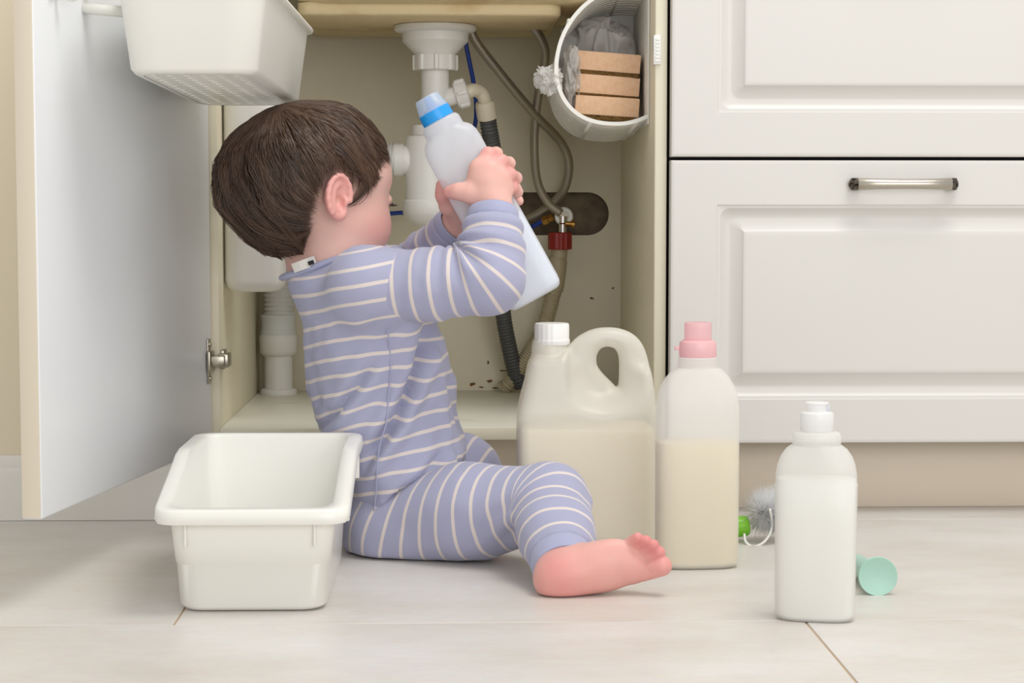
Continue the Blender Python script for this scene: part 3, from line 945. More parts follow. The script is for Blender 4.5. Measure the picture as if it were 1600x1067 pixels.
def xy_plate(name, outlines, z0, z1, m, parent):
    cu = bpy.data.curves.new('c', 'CURVE'); cu.dimensions = '2D'; cu.fill_mode = 'BOTH'; cu.extrude = (z1 - z0) / 2
    for ol in outlines:
        s = cu.splines.new('POLY'); s.points.add(len(ol) - 1)
        for p_, q in zip(s.points, ol): p_.co = (q[0], q[1], 0, 1)
        s.use_cyclic_u = True
    tmp = bpy.data.objects.new('t', cu); COL.objects.link(tmp)
    me = bpy.data.meshes.new_from_object(tmp.evaluated_get(bpy.context.evaluated_depsgraph_get()))
    bpy.data.objects.remove(tmp)
    xform(me, np.eye(3), (0, 0, (z0 + z1) / 2)); me.materials.clear()
    return place(name, me, m, parent, False)
outl = [rrect(-hx_ + .0125, hx_ - .0125, -hy_ + .0125, hy_ - .0125, .0275, 0, 2, 6)[:, :2]]
for i in range(6):
    for j in range(16):
        x, y = -.043 + i * .0172, -.187 + j * .0249
        w_, l_ = (.0040, .0036)
        outl.append([(x + w_ * math.cos(a), y + l_ * math.sin(a)) for a in np.arange(8) * math.pi / 4])
xy_plate('perforated_bottom', outl, 0.0002, .0022, M_bin, db)
# hooks that hold it on the door, and a rail screwed to the door
def door_v(Y):                                 # inner face of the door at world Y
    u = (DO[1] - Y) / math.sin(DA)
    return dw(u, 0, 0)[0]
for Y in (-.455, -.16):
    xw = door_v(Y)
    pts = [(xw - kb[0] + .002, Y - kb[1], H + .012), (xw - kb[0] + .02, Y - kb[1], H + .010), (-hx_ - .02, Y - kb[1], H + .006), (-hx_ - .012, Y - kb[1], H - .012)]
    place('hook', tube_mesh(pts, .0065, 16, 10), M_bin, db)
    pk = [(xw - kb[0] + .0005, Y - kb[1], .075), (-hx_ - .008, Y - kb[1], .07)]
    place('spacer', tube_mesh(pk, .006, None, 10), M_bin, db)
hkz = P(70, -4, -.56)[2]
hk = empty('door_hook', (door_v(-.53), -.53, hkz))
tag(hk, 'small white hook on the inside of the door near the top left', 'hook')
place('hook_plate', from_bm(box_bm((0, -.02, .003), (.003, .02, .05), .001)), M_white, hk, True, 40)
place('hook_arm', tube_mesh([(.002, 0, .02), (.01, 0, .006), (.018, 0, .003), (.024, 0, .012)], .004, 16, 10), M_white, hk)

# ---------------------------------------------------------------- bottles
M_milk = milky('hdpe_milky', '#f8f7f5', .25, .42)
M_milk2 = milky('hdpe_clear_milky', '#f7f7f5', .25, .42)
M_milk3 = milky('hdpe_cool_milky', '#f4f6fb', .25, .4)
M_jug = milky('hdpe_jug', '#f8f6ef', .25, .38)
M_cream = mat('cream_liquid', '#f2e5bd', .5, sss=.3, sss_r=(1, .9, .6), sss_s=.02)
M_pale = mat('pale_liquid', '#f5ead0', .5, sss=.3, sss_r=(1, .95, .8), sss_s=.02)
M_grey_liq = mat('clear_liquid_pale', '#efeee8', .3, sss=.3, sss_r=(1, 1, .9), sss_s=.02)
M_pinkcap = milky('pink_cap', '#fed3d7', .25, .12)
M_pinkclear = milky('pink_clear_cap', '#fee0e3', .25, .5, .15)

# bottle with the pink cap
pc = PZ(1088, 884, 0)
pb = empty('pink_cap_bottle', (pc[0], pc[1], 0), math.radians(4))
tag(pb, 'tall milky bottle with pink cap half full of cream liquid', 'bottle')
bsec = [(0.0006, .034, .018, 3), (0, .039, .0215, 3), (.0015, .0435, .025, 3.2), (.006, .0462, .0268, 3.3), (.17, .0464, .027, 3.3), (.182, .0460, .0268, 3.2), (.193, .0442, .026, 3), (.203, .0410, .025, 2.7), (.212, .0360, .0238, 2.4), (.219, .0300, .0228, 2.2), (.2225, .0255, .022, 2), (.2235, .0222, .0215, 2),
        (.226, .0222, .0218, 2), (.2345, .0218, .0218, 2), (.236, .0195, .0195, 2), (.24, .018, .018, 2)]
place('bottle_body', bottle_mesh(bsec), M_milk, pb, True, 50)
place('liquid', bottle_mesh([(.0022, .040, .022, 3), (.006, .0448, .0254, 3.3), (.141, .0450, .0256, 3.3)]), M_cream, pb, True, 40)
place('cap_skirt', lathe_mesh([(.0203, .2355), (.0208, .2365), (.0206, .250), (.0198, .2525), (.0165, .2545), (.0150, .2546)], 40), M_pinkcap, pb, True, 35)
place('cap_top', lathe_mesh([(.0152, .254), (.0150, .268), (.0149, .2728), (.0141, .2742)], 36), M_pinkclear, pb, True, 35)
place('cap_tear_tab', from_bm(box_bm((-.0262, -.002, .243), (-.0205, .002, .2475), .0008)), M_pinkclear, pb, True, 40)

# squeeze bottle in front
cc = PZ(1273, 966, 0)
cb_ = empty('squeeze_bottle', (cc[0], cc[1], 0), math.radians(-13))
tag(cb_, 'milky clear squeeze bottle with push-pull cap standing in front', 'bottle')
csec = [(.0006, .028, .016, 3), (0, .033, .019, 3), (.0015, .0370, .0215, 3.2), (.006, .0388, .0228, 3.3), (.1, .0396, .0232, 3.3), (.133, .0400, .0235, 3.3), (.1335, .0394, .0232, 3.3), (.142, .0392, .0232, 3.2), (.152, .0376, .023, 2.9), (.160, .0345, .0225, 2.6), (.167, .0298, .022, 2.3), (.1705, .0252, .0215, 2.1),
        (.1715, .0232, .0214, 2), (.174, .0236, .0218, 2), (.181, .0234, .0216, 2), (.1835, .0218, .0205, 2), (.1845, .0158, .0158, 2), (.188, .0155, .0155, 2)]
place('bottle_body', bottle_mesh(csec), M_milk2, cb_, True, 50)
place('liquid', bottle_mesh([(.0022, .034, .019, 3), (.006, .0374, .0213, 3.3), (.12, .0383, .0218, 3.3), (.1385, .0380, .0216, 3.2)]), M_grey_liq, cb_, True, 40)
place('cap', lathe_mesh([(.0157, .1855), (.0164, .1865), (.0164, .2), (.0158, .2025), (.0125, .204), (.0105, .2045)], 36), milky('cap_clear', '#fafafa', .2, .25), cb_, True, 35)
place('spout', lathe_mesh([(.0100, .2035), (.0098, .2105), (.0112, .2112), (.0114, .2124), (.0105, .2130), (.006, .2132)], 32), milky('spout_clear', '#fafafb', .2, .35), cb_, True, 35)
place('spout_clip', from_bm(box_bm((.0085, -.004, .204), (.0125, .004, .2102), .001)), milky('clip_clear', '#eef0f4', .4, .25), cb_, True, 40)

# big jug with the moulded handle
JYd = -.205
jS = FPX / (2.48 + JYd)
jc = P(915, 850, JYd)
jug = empty('detergent_jug', (jc[0], JYd, 0))
tag(jug, 'large milky jug with moulded handle and white screw cap', 'jug')
fy = 323 + .402 * jS
def J(px, py): return ((px - 915) / jS, (fy - py) / jS)
body2 = spline(np.array([(*J(x, y), 0) for x, y in [(812, 852), (808, 830), (807, 760), (807, 660), (811, 628), (819, 595), (825, 566), (832, 558), (868, 556), (884, 544), (900, 527), (922, 515), (946, 511), (972, 514), (994, 526), (1008, 548), (1015, 580), (1020, 620), (1022, 680), (1023, 830), (1020, 852)]]), 110)[:, :2]
hole2 = spline(np.array([(*J(x, y), 0) for x, y in [(931, 556), (937, 545), (948, 541), (960, 545), (966, 557), (967, 580), (965, 605), (955, 597), (940, 582), (932, 570), (931, 556)]]), 50)[:, :2]
def poly_sdf(X, Z, poly):
    d = np.full(np.broadcast(X, Z).shape, 1e9); inside = np.zeros(d.shape, bool)
    for i in range(len(poly)):
        a, b = poly[i], poly[(i + 1) % len(poly)]
        e = b - a
        t = np.clip(((X - a[0]) * e[0] + (Z - a[1]) * e[1]) / max(e.dot(e), 1e-12), 0, 1)
        d = np.minimum(d, (X - a[0] - t * e[0]) ** 2 + (Z - a[1] - t * e[1]) ** 2)
        c = ((a[1] > Z) != (b[1] > Z))
        xi = a[0] + (Z - a[1]) / (e[1] if abs(e[1]) > 1e-12 else 1e-12) * e[0]
        inside ^= c & (X < xi)
    return np.sqrt(d) * np.where(inside, -1, 1)
f = Field((-.095, -.06, -.004), (.095, .06, .275), .0022)
X2, Z2 = f.ax[0][:, None], f.ax[2][None, :]
d2 = np.maximum(poly_sdf(X2, Z2, body2), -poly_sdf(X2, Z2, hole2))
dh_ = poly_sdf(X2, Z2, hole2)
# half thickness: full body, thinning round the handle
gx, gz = J(940, 575)
rad = np.sqrt(((X2 - gx) / 1.1) ** 2 + (Z2 - gz) ** 2)
tt = np.clip((rad - .022) / .034, 0, 1); tt = tt * tt * (3 - 2 * tt)
up = np.clip((Z2 - J(0, 640)[1]) / .06, 0, 1)
hb = .047 - .012 * up
hb = hb * tt + .0165 * (1 - tt)
sel = (Z2 > J(0, 575)[1])
hb = np.where(sel & (X2 > J(880, 0)[0]), np.minimum(hb, .0165 + .5 * np.maximum(J(0, 575)[1] - Z2 + .012, 0)), hb)
hb = np.where(X2 < J(884, 0)[0], np.minimum(.047 - .012 * up, .047), hb)
for _ in range(6):
    hb[1:-1, 1:-1] = (hb[1:-1, 1:-1] * 2 + hb[:-2, 1:-1] + hb[2:, 1:-1] + hb[1:-1, :-2] + hb[1:-1, 2:]) / 6
r_ = .0135
qx = d2[:, None, :] + r_
qy = np.abs(f.ax[1][None, :, None]) - hb[:, None, :] + r_
f.F = (np.sqrt(np.maximum(qx, 0) ** 2 + np.maximum(qy, 0) ** 2) + np.minimum(np.maximum(qx, qy), 0) - r_).astype(np.float32)
nk = J(856, 0)[0]
f.cone((nk, 0, J(0, 600)[1]), (nk, 0, J(0, 542)[1]), .0215, .0205, .006)
f.cut((0, 0, 0.0008), (0, 0, -1), .004)
V, Q = f.mesh(); V = relax(V, Q, 3)
place('jug_body', mesh_np(V, Q), M_jug, jug)
# liquid inside: an inset copy of the same shape
g2 = copy.copy(f)
g2.F = f.F + .0030
g2.cut((0, 0, J(0, 665)[1]), (0, 0, 1), .002)
V, Q = g2.mesh(); V = relax(V, Q, 2)
place('liquid', mesh_np(V, Q), M_pale, jug)
t = np.arange(80) * 2 * math.pi / 80
knurl = .0213 + np.where(np.arange(80) % 4 < 2, .0004, 0)
z0, z1 = J(0, 538)[1], J(0, 504)[1]
capL = [np.column_stack([knurl * s * np.cos(t) + J(861, 0)[0], knurl * s * np.sin(t), np.full(80, z)]) for s, z in ((.96, z0), (1, z0 + .001), (1, z0 + .006), (.965, z0 + .0066), (.965, z1 - .003), (.93, z1 - .0006), (.85, z1))]
place('screw_cap', loft(capL), mat('cap_white', '#f3f2ef', .35), jug, True, 40)
place('neck', xform(lathe_mesh([(.0215, J(0, 562)[1]), (.0218, J(0, 541)[1]), (.0205, J(0, 537)[1])], 40), np.eye(3), (J(858, 0)[0], 0, 0)), M_jug, jug, True, 40)

# ---------------------------------------------------------------- bottle brush lying behind
M_bris = milky('white_bristles', '#ffffff', .45, .0)
M_green = milky('lime_green_plastic', '#8fd63a', .3, .05)
bc_ = P(1207, 797, -.215)
brush = empty('bottle_brush', (bc_[0], -.215, 0))
tag(brush, 'white bristled brush with lime green grip and white cord on the floor', 'brush')
bo = np.array(brush.location)
g0, g1 = P(1118, 826, -.215) - bo, P(1170, 821, -.215) - bo
place('grip', xform(lathe_mesh([(.008, 0), (.011, .001), (.0125, .004), (.0128, np.linalg.norm(g1 - g0) - .012), (.0122, np.linalg.norm(g1 - g0) - .003), (.010, np.linalg.norm(g1 - g0)), (.006, np.linalg.norm(g1 - g0) + .001)], 28), basis(g1 - g0), g0), M_green, brush, True, 35)
hc = bc_ - bo
ax_a, ax_b = g1, hc + np.array([.03, .006, .0])
place('wire_core', tube_mesh([g1 - (g1 - g0) * .1, hc, ax_b], .0018, 20, 8), M_chrome, brush)
nb_ = 3600
tpos = rng.random(nb_)
base = hc + np.outer(tpos * 2 - 1, np.array([.017, .003, .002]))
dirs = rng.standard_normal((nb_, 3)); dirs[:, 0] *= .55; dirs /= np.linalg.norm(dirs, axis=1)[:, None]
ln = .034 * (.9 + .12 * rng.random(nb_))
tip = base + dirs * ln[:, None]
tip[:, 2] = np.maximum(tip[:, 2], .0008)
side = np.cross(dirs, rng.standard_normal((nb_, 3))); side /= np.linalg.norm(side, axis=1)[:, None]
sd2 = np.cross(dirs, side)
w_ = .00042
VB = np.concatenate([base + side * w_, base - side * w_ * .5 + sd2 * w_ * .87, base - side * w_ * .5 - sd2 * w_ * .87, tip])
i0 = np.arange(nb_)
FB = np.concatenate([np.stack([i0, i0 + nb_, i0 + 3 * nb_], 1), np.stack([i0 + nb_, i0 + 2 * nb_, i0 + 3 * nb_], 1), np.stack([i0 + 2 * nb_, i0, i0 + 3 * nb_], 1)])
tag(place('bristles', mesh_np(VB, FB), M_bris, brush, False), kind='stuff')
cpts = [P(1163, 834, -.229), P(1165, 846, -.2345), P(1176, 854, -.24), P(1192, 848, -.24), P(1203, 833, -.236), P(1206, 815, -.232), P(1203, 796, -.252)]
place('cord', tube_mesh([c - bo for c in cpts], .0016, 60, 8), M_white, brush)

# ---------------------------------------------------------------- mint green flared tube
M_mint = mat('mint_plastic', '#a9cfc0', .4, sss=.2, sss_r=(.6, 1, .8), sss_s=.006)
mr = .0205
m0 = P(1372, 923, -.535); m0[2] = mr * .96
m1 = P(1338, 897, -.435); m1[2] = .0135
ft = empty('flared_tube', (m0[0], m0[1], 0))
tag(ft, 'mint green plastic tube with flared round end lying on the floor', 'tube')
mo = np.array(ft.location); L_ = np.linalg.norm(m1 - m0)
dish = [(.0002, .0022), (.016, .0016), (.0185, .0005), (.0200, .0), (mr, .0007), (mr, .0030), (.0192, .0042), (.0165, .0065), (.0132, .012), (.0118, .02), (.0115, L_), (.0095, L_ + .002), (.0002, L_ + .002)]
me = lathe_mesh(dish, 40, False, False)
bm_ = basis(m1 - m0)
place('tube_body', xform(me, bm_, m0 - mo), M_mint, ft, True, 40)
# ================================================================ the child
nrm = lambda v: np.asarray(v, float) / np.linalg.norm(v)

# ---- skin material: colour + blush attribute
def skin_material():
    t = NT('skin')
    at = t.node('ShaderNodeAttribute'); at.attribute_name = 'blush'
    rp = t.node('ShaderNodeValToRGB')
    e = rp.color_ramp.elements
    e[0].position, e[0].color = 0, (*hexc('#e6c2b4'), 1)
    e[1].position, e[1].color = 1, (*hexc('#d98b88'), 1)
    q = e.new(.5); q.color = (*hexc('#e2a9a0'), 1)
    nz = t.node('ShaderNodeTexNoise'); nz.inputs['Scale'].default_value = 60; nz.inputs['Detail'].default_value = 4
    tc = t.node('ShaderNodeTexCoord')
    ma = t.node('ShaderNodeMath', operation='MULTIPLY_ADD'); ma.inputs[1].default_value = .22
    sb_ = t.node('ShaderNodeMath', operation='SUBTRACT'); sb_.inputs[1].default_value = .11
    t.link(tc.outputs['Object'], nz.inputs['Vector'])
    t.link(nz.outputs['Fac'], ma.inputs[0]); t.link(at.outputs['Fac'], ma.inputs[2]); t.link(ma.outputs[0], sb_.inputs[0])
    t.link(sb_.outputs[0], rp.inputs[0]); t.link(rp.outputs[0], t.p.inputs['Base Color'])
    t.p.inputs['Roughness'].default_value = .48
    t.p.inputs['Subsurface Weight'].default_value = .35
    t.p.inputs['Subsurface Radius'].default_value = (1, .35, .2)
    t.p.inputs['Subsurface Scale'].default_value = .007
    bp = t.node('ShaderNodeBump'); bp.inputs['Strength'].default_value = .08; bp.inputs['Distance'].default_value = .001
    n2 = t.node('ShaderNodeTexNoise'); n2.inputs['Scale'].default_value = 600
    t.link(tc.outputs['Object'], n2.inputs['Vector']); t.link(n2.outputs['Fac'], bp.inputs['Height']); t.link(bp.outputs[0], t.p.inputs['Normal'])
    return t.m
M_skin = skin_material()

def cloth_material(name, base, stripe, period, width, phase=0.0):
    """Knitted cotton with woven stripes that follow the garment (attribute u, metres along it)."""
    t = NT(name)
    p = t.p
    p.inputs['Roughness'].default_value = .9
    p.inputs['Specular IOR Level'].default_value = .2
    p.inputs['Sheen Weight'].default_value = .25
    p.inputs['Sheen Roughness'].default_value = .5
    tc = t.node('ShaderNodeTexCoord')
    if stripe:
        at = t.node('ShaderNodeAttribute'); at.attribute_name = 'u'
        nz = t.node('ShaderNodeTexNoise'); nz.inputs['Scale'].default_value = 25; nz.inputs['Detail'].default_value = 2
        t.link(tc.outputs['Object'], nz.inputs['Vector'])
        m0 = t.node('ShaderNodeMath', operation='MULTIPLY_ADD'); m0.inputs[1].default_value = .0012
        t.link(nz.outputs['Fac'], m0.inputs[0]); t.link(at.outputs['Fac'], m0.inputs[2])
        m1 = t.node('ShaderNodeMath', operation='MULTIPLY_ADD'); m1.inputs[1].default_value = 1 / period; m1.inputs[2].default_value = phase + 50
        fr = t.node('ShaderNodeMath', operation='FRACT')
        t.link(m0.outputs[0], m1.inputs[0]); t.link(m1.outputs[0], fr.inputs[0])
        ce = t.node('ShaderNodeMath', operation='SUBTRACT'); ce.inputs[1].default_value = .5
        ab = t.node('ShaderNodeMath', operation='ABSOLUTE')
        sc_ = t.node('ShaderNodeMath', operation='MULTIPLY'); sc_.inputs[1].default_value = period
        ag = t.node('ShaderNodeAttribute'); ag.attribute_name = 'g'
        dv = t.node('ShaderNodeMath', operation='DIVIDE')
        mr_ = t.node('ShaderNodeMapRange'); mr_.inputs[1].default_value = width / 2 - .0003; mr_.inputs[2].default_value = width / 2 + .0003
        mx = t.node('ShaderNodeMix', data_type='RGBA')
        mx.inputs[6].default_value = (*hexc(stripe), 1); mx.inputs[7].default_value = (*hexc(base), 1)
        t.link(fr.outputs[0], ce.inputs[0]); t.link(ce.outputs[0], ab.inputs[0]); t.link(ab.outputs[0], sc_.inputs[0])
        t.link(sc_.outputs[0], dv.inputs[0]); t.link(ag.outputs['Fac'], dv.inputs[1]); t.link(dv.outputs[0], mr_.inputs[0])
        t.link(mr_.outputs[0], mx.inputs[0]); t.link(mx.outputs[2], p.inputs['Base Color'])
    else:
        p.inputs['Base Color'].default_value = (*hexc(base), 1)
    n2 = t.node('ShaderNodeTexNoise'); n2.inputs['Scale'].default_value = 1400; n2.inputs['Detail'].default_value = 2
    bp = t.node('ShaderNodeBump'); bp.inputs['Strength'].default_value = .35; bp.inputs['Distance'].default_value = .0008
    t.link(tc.outputs['Object'], n2.inputs['Vector']); t.link(n2.outputs['Fac'], bp.inputs['Height']); t.link(bp.outputs[0], p.inputs['Normal'])
    return t.m
BLUE, CREAM = '#a6a7c1', '#dacfca'
M_shirt = cloth_material('striped_cotton', BLUE, CREAM, .0202, .0042)
M_sleeve = cloth_material('striped_cotton_sleeve', BLUE, CREAM, .0222, .0042)
M_pants = cloth_material('striped_cotton_trousers', BLUE, CREAM, .0222, .0040)
M_cuff = cloth_material('plain_cotton', '#a7aac6', None, 1, 1)

# ---- joints (world)
sho_n, elb_n, wri_n = P(572, 446, -.305), P(765, 436, -.335), P(772, 325, -.300)
sho_f, elb_f, wri_f = P(585, 436, -.135), P(632, 436, -.115), P(716, 350, -.205)
hip_n, kne_n, ank_n = P(615, 815, -.262), P(858, 786, -.385), P(880, 882, -.495)
hip_f, kne_f, ank_f = P(640, 800, -.165), P(718, 742, -.115), P(742, 812, -.205)
NK0, NK1 = P(515, 420, -.215), P(508, 360, -.215)

# torso outline: (pixel y, left x, right x, half depth)
TOR = [(880, 556, 700, .110), (840, 552, 716, .120), (790, 548, 724, .121), (740, 534, 726, .114), (690, 509, 722, .104), (640, 491, 714, .095), (590, 484, 704, .094),
       (540, 478, 694, .093), (500, 474, 682, .093), (470, 461, 668, .090), (445, 448, 650, .080), (425, 443, 622, .066), (405, 462, 596, .050), (388, 500, 570, .035)]
TYc = -.215
tz_ = np.array([P(600, y, TYc)[2] for y, *_ in TOR])[::-1]
txl = np.array([P(l, y, TYc)[0] for y, l, r, b in TOR])[::-1]
txr = np.array([P(r, y, TYc)[0] for y, l, r, b in TOR])[::-1]
tbb = np.array([b for *_, b in TOR])[::-1]
order = np.argsort(tz_); tz_, txl, txr, tbb = tz_[order], txl[order], txr[order], tbb[order]

def torso(F, inset, k=.02, fold=0.0):
    s, X, Y, Z = F.region((-.25, -.36, -.01), (.12, -.06, tz_[-1] + .03))
    z = F.ax[2][s[2]]
    zc = np.clip(z, tz_[0], tz_[-1])
    l, r, b = np.interp(zc, tz_, txl), np.interp(zc, tz_, txr), np.interp(zc, tz_, tbb)
    for a in (l, r, b):                                        # soften the piecewise outline
        kk = max(int(.02 / F.h), 1)
        a[:] = np.convolve(np.pad(a, kk, mode='edge'), np.ones(2 * kk + 1) / (2 * kk + 1), 'valid')
    cx_, a_ = (l + r) / 2, (r - l) / 2 - inset
    b = b - inset
    qx = np.abs((X - cx_[None, None, :]) / a_[None, None, :]); qy = np.abs((Y - TYc) / b[None, None, :])
    rr = (qx ** 2.3 + qy ** 2.3) ** (1 / 2.3)
    d = (rr - 1) * np.minimum(a_, b)[None, None, :]
    over = np.maximum(Z - tz_[-1], 0) + np.maximum(tz_[0] - Z, 0)
    d = np.where(over > 0, np.maximum(d, over), d)
    F.put(s, d.astype(np.float32), k)

def finish(F, it=2, folds=None, seed=0):
    V, Q = F.mesh(); V = relax(V, Q, it)
    if folds is not None:
        N = vnormals(V, Q)
        V = V + N * folds(V)[:, None]
    return V.astype(np.float32), Q

def ridge(x):                                                  # soft fold profile from noise
    return 1 - np.abs(x) * 2

def stripe_attr(me, V, Q, u):
    """Stripe coordinate u and how fast it runs over the cloth (g), so stripes keep their woven width."""
    gmax = np.zeros(len(V))
    g2s, cnt = np.zeros(len(V)), np.zeros(len(V))
    e1, e2 = V[Q[:, 2]] - V[Q[:, 0]], V[Q[:, 3]] - V[Q[:, 1]]
    du1, du2 = u[Q[:, 2]] - u[Q[:, 0]], u[Q[:, 3]] - u[Q[:, 1]]
    a, b, c = (e1 * e1).sum(1), (e1 * e2).sum(1), (e2 * e2).sum(1)
    det = np.maximum(a * c - b * b, 1e-14)
    gg = np.sqrt(np.maximum((c * du1 ** 2 - 2 * b * du1 * du2 + a * du2 ** 2) / det, 1e-6))
    gg = np.clip(gg, .10, 1.3)
    for i in range(4):
        g2s += np.bincount(Q[:, i], gg, len(V)); cnt += np.bincount(Q[:, i], minlength=len(V))
    g = g2s / np.maximum(cnt, 1)
    for _ in range(4):
        f_ = g[Q].mean(1); s2 = np.zeros(len(V))
        for i in range(4): s2 += np.bincount(Q[:, i], f_, len(V))
        g = s2 / np.maximum(cnt, 1)
    attr(me, 'u', u); attr(me, 'g', g)

def fan_u(V, a, b, e, rad, reach=1.12, out=1.75):
    """Stripe coordinate of a bent sleeve or leg: straight along both tubes, fanning out from the crook between."""
    d1, d2 = nrm(b - a), nrm(e - b)
    C = b + nrm(nrm(a - b) + nrm(e - b)) * rad * reach
    w1 = nrm((b - C) - d1 * (b - C).dot(d1))
    q = V - C
    s1, s2 = q @ d1, q @ d2
    turn = math.acos(np.clip(d1.dot(d2), -1, 1)); reff = rad * out
    th_ = np.clip(np.arctan2(s1, q @ w1), 0, turn)
    U0 = (C - a) @ d1
    return np.where(s1 < 0, U0 + s1, np.where(s2 > 0, U0 + turn * reff + s2, U0 + th_ * reff))

def chain_u(V, segs, soft=.05):
    """Distance along a limb whose joints are rounded with the given reach. Returns (u, distance to the limb axis)."""
    pts = [segs[0][0]] + [b for a, b in segs]
    path = [pts[0]]
    for i in range(1, len(pts) - 1):
        p0, p1, p2 = pts[i - 1], pts[i], pts[i + 1]
        q0 = p1 + nrm(p0 - p1) * min(soft, np.linalg.norm(p0 - p1) * .8); q1 = p1 + nrm(p2 - p1) * min(soft, np.linalg.norm(p2 - p1) * .8)
        for t in np.linspace(0, 1, 14):
            path.append((1 - t) ** 2 * q0 + 2 * t * (1 - t) * p1 + t * t * q1)
    path.append(pts[-1])
    path = np.array(path)
    best = np.full(len(V), 1e9); u = np.zeros(len(V)); acc = 0.0
    for i in range(len(path) - 1):
        ab = path[i + 1] - path[i]; L = np.linalg.norm(ab)
        if L < 1e-9: continue
        d_ = ab / L
        t = (V - path[i]) @ d_
        tcl = np.clip(t, 0, L)
        tu = np.clip(t, 0 if i else -9, L if i < len(path) - 2 else 9)
        d = np.linalg.norm(V - path[i] - tcl[:, None] * d_, axis=1)
        m = d < best
        best[m] = d[m]; u[m] = acc + tu[m]
        acc += L
    return u, best

# ---------------------------------------------------------------- body (one skin mesh: trunk and limbs under the clothes, head, hands, feet)
parts = []
f = Field((-.25, -.58, -.004), (.20, -.02, .36), .005)
torso(f, .023)
f.chain([sho_n, elb_n, wri_n], [.030, .026, .019], .02)
f.chain([sho_f, elb_f, wri_f], [.030, .026, .019], .02)
f.chain([hip_n, kne_n, ank_n], [.050, .034, .022], .03)
f.chain([hip_f, kne_f, ank_f], [.048, .036, .022], .03)
f.cut((0, 0, .003), (0, 0, -1))
V, Q = f.mesh(); V = relax(V, Q, 2)
parts.append((V, Q, np.full(len(V), .2)))

# head -----------------------------------------------------------
HY = math.radians(31)
hf = np.array([math.cos(HY), math.sin(HY), 0.0]); hl = np.array([-math.sin(HY), math.cos(HY), 0.0]); hu = np.array([0, 0, 1.0])
TILT = math.radians(-4)                                        # nose slightly down
hf, hu = hf * math.cos(TILT) + hu * math.sin(TILT), hu * math.cos(TILT) - hf * math.sin(TILT)
HM = np.stack([hf, hl, hu], 1)
HC = P(488, 290, -.215)
def hd(a, b, c): return HC + HM @ np.array([a, b, c])
f = Field(HC - [.15, .13, .175], HC + [.15, .13, .125], .002)
f.ell(hd(-.008, 0, .016), (.091, .075, .079), HM, .01)
f.ell(hd(.030, 0, -.030), (.056, .060, .062), HM, .03)
f.ell(hd(.050, 0, .018), (.040, .055, .042), HM, .03)          # forehead
for s in (-1, 1):
    f.ell(hd(.050, s * .034, -.046), (.0365, .031, .033), HM, .02)   # cheeks
f.ell(hd(.070, 0, -.072), (.020, .024, .017), HM, .02)         # chin
f.ell(hd(.080, 0, -.049), (.013, .019, .012), HM, .012)        # mouth area
for s in (-1, 1):
    f.ell(hd(.096, s * .026, -.010), (.014, .016, .009), HM, .014, sub=True)   # eye sockets
f.cone(hd(.083, 0, -.004), hd(.094, 0, -.025), .0058, .0078, .010)             # nose
for s in (-1, 1):
    f.ell(hd(.0905, s * .0068, -.028), (.0062, .0052, .0048), HM, .005)
    f.ell(hd(.0815, s * .026, -.011), (.0105, .0132, .0088), HM, .004)          # eyeball with lowered lid
f.ell(hd(.0925, 0, -.0445), (.0065, .0125, .0040), HM, .004)   # upper lip
f.ell(hd(.0905, 0, -.0535), (.0068, .0110, .0044), HM, .004)   # lower lip
f.cone(hd(.0985, -.012, -.0488), hd(.0985, .012, -.0488), .0012, .0012, .003, sub=True)
# neck
f.chain([NK1, NK0, P(540, 470, -.215)], [.041, .043, .040], .03)
# ears
for s in (-1, 1):
    e0 = hd(-.006, s * .0735, -.014)
    back = nrm(-hf * .97 + hl * s * .16)
    upv = nrm(hu * .97 - hf * .22); upv = nrm(upv - back * upv.dot(back))
    outv = np.cross(upv, back) * 1.0
    if outv.dot(hl * s) < 0: outv = -outv
    EM = np.stack([back, outv, upv], 1)
    ec = e0 + back * .004 + outv * .006
    f.ell(ec, (.0168, .0062, .0252), EM, .006)
    f.ell(ec - outv * .006, (.0110, .0070, .0190), EM, .008)
    f.ell(ec - upv * .019 - back * .006, (.0085, .0052, .0090), EM, .006)       # lobe
    f.ell(ec + outv * .0062 - back * .003 - upv * .003, (.0112, .0062, .0175), EM, .003, sub=True)
    rim_pts = [ec + EM @ np.array([  .0160 * math.cos(a) - .001, .0046, .0240 * math.sin(a)]) for a in np.radians(np.linspace(-55, 190, 12))]
    for a_, b_ in zip(rim_pts[:-1], rim_pts[1:]):
        f.cone(a_, b_, .0031, .0031, .002)
    ant = [ec + EM @ np.array([.0078 * math.cos(a) - .002, .0030, .0150 * math.sin(a) - .002]) for a in np.radians(np.linspace(-80, 80, 7))]
    for a_, b_ in zip(ant[:-1], ant[1:]):
        f.cone(a_, b_, .0022, .0022, .002)
    f.ell(ec + outv * .003 - back * .0100 - upv * .006, (.0040, .0034, .0052), EM, .003)   # tragus
    f.ell(ec + outv * .002 - back * .0045 - upv * .005, (.0046, .0070, .0070), EM, .002, sub=True)
V, Q = f.mesh(); V = relax(V, Q, 1, .4)
loc = (V - HC) @ HM
bl = .16 + .42 * np.exp(-(((loc[:, 0] - .058) / .026) ** 2 + ((np.abs(loc[:, 1]) - .05) / .03) ** 2 + ((loc[:, 2] + .045) / .024) ** 2))
bl += .5 * np.exp(-(((loc[:, 0] - .094) / .012) ** 2 + (loc[:, 1] / .014) ** 2 + ((loc[:, 2] + .049) / .008) ** 2))
bl += .42 * np.clip((np.abs(loc[:, 1]) - .0735) / .006, 0, 1) * (np.abs(loc[:, 2] + .014) < .045)
bl += .12 * np.clip((-.07 - loc[:, 2]) / .03, 0, 1)
parts.append((V, Q, bl))

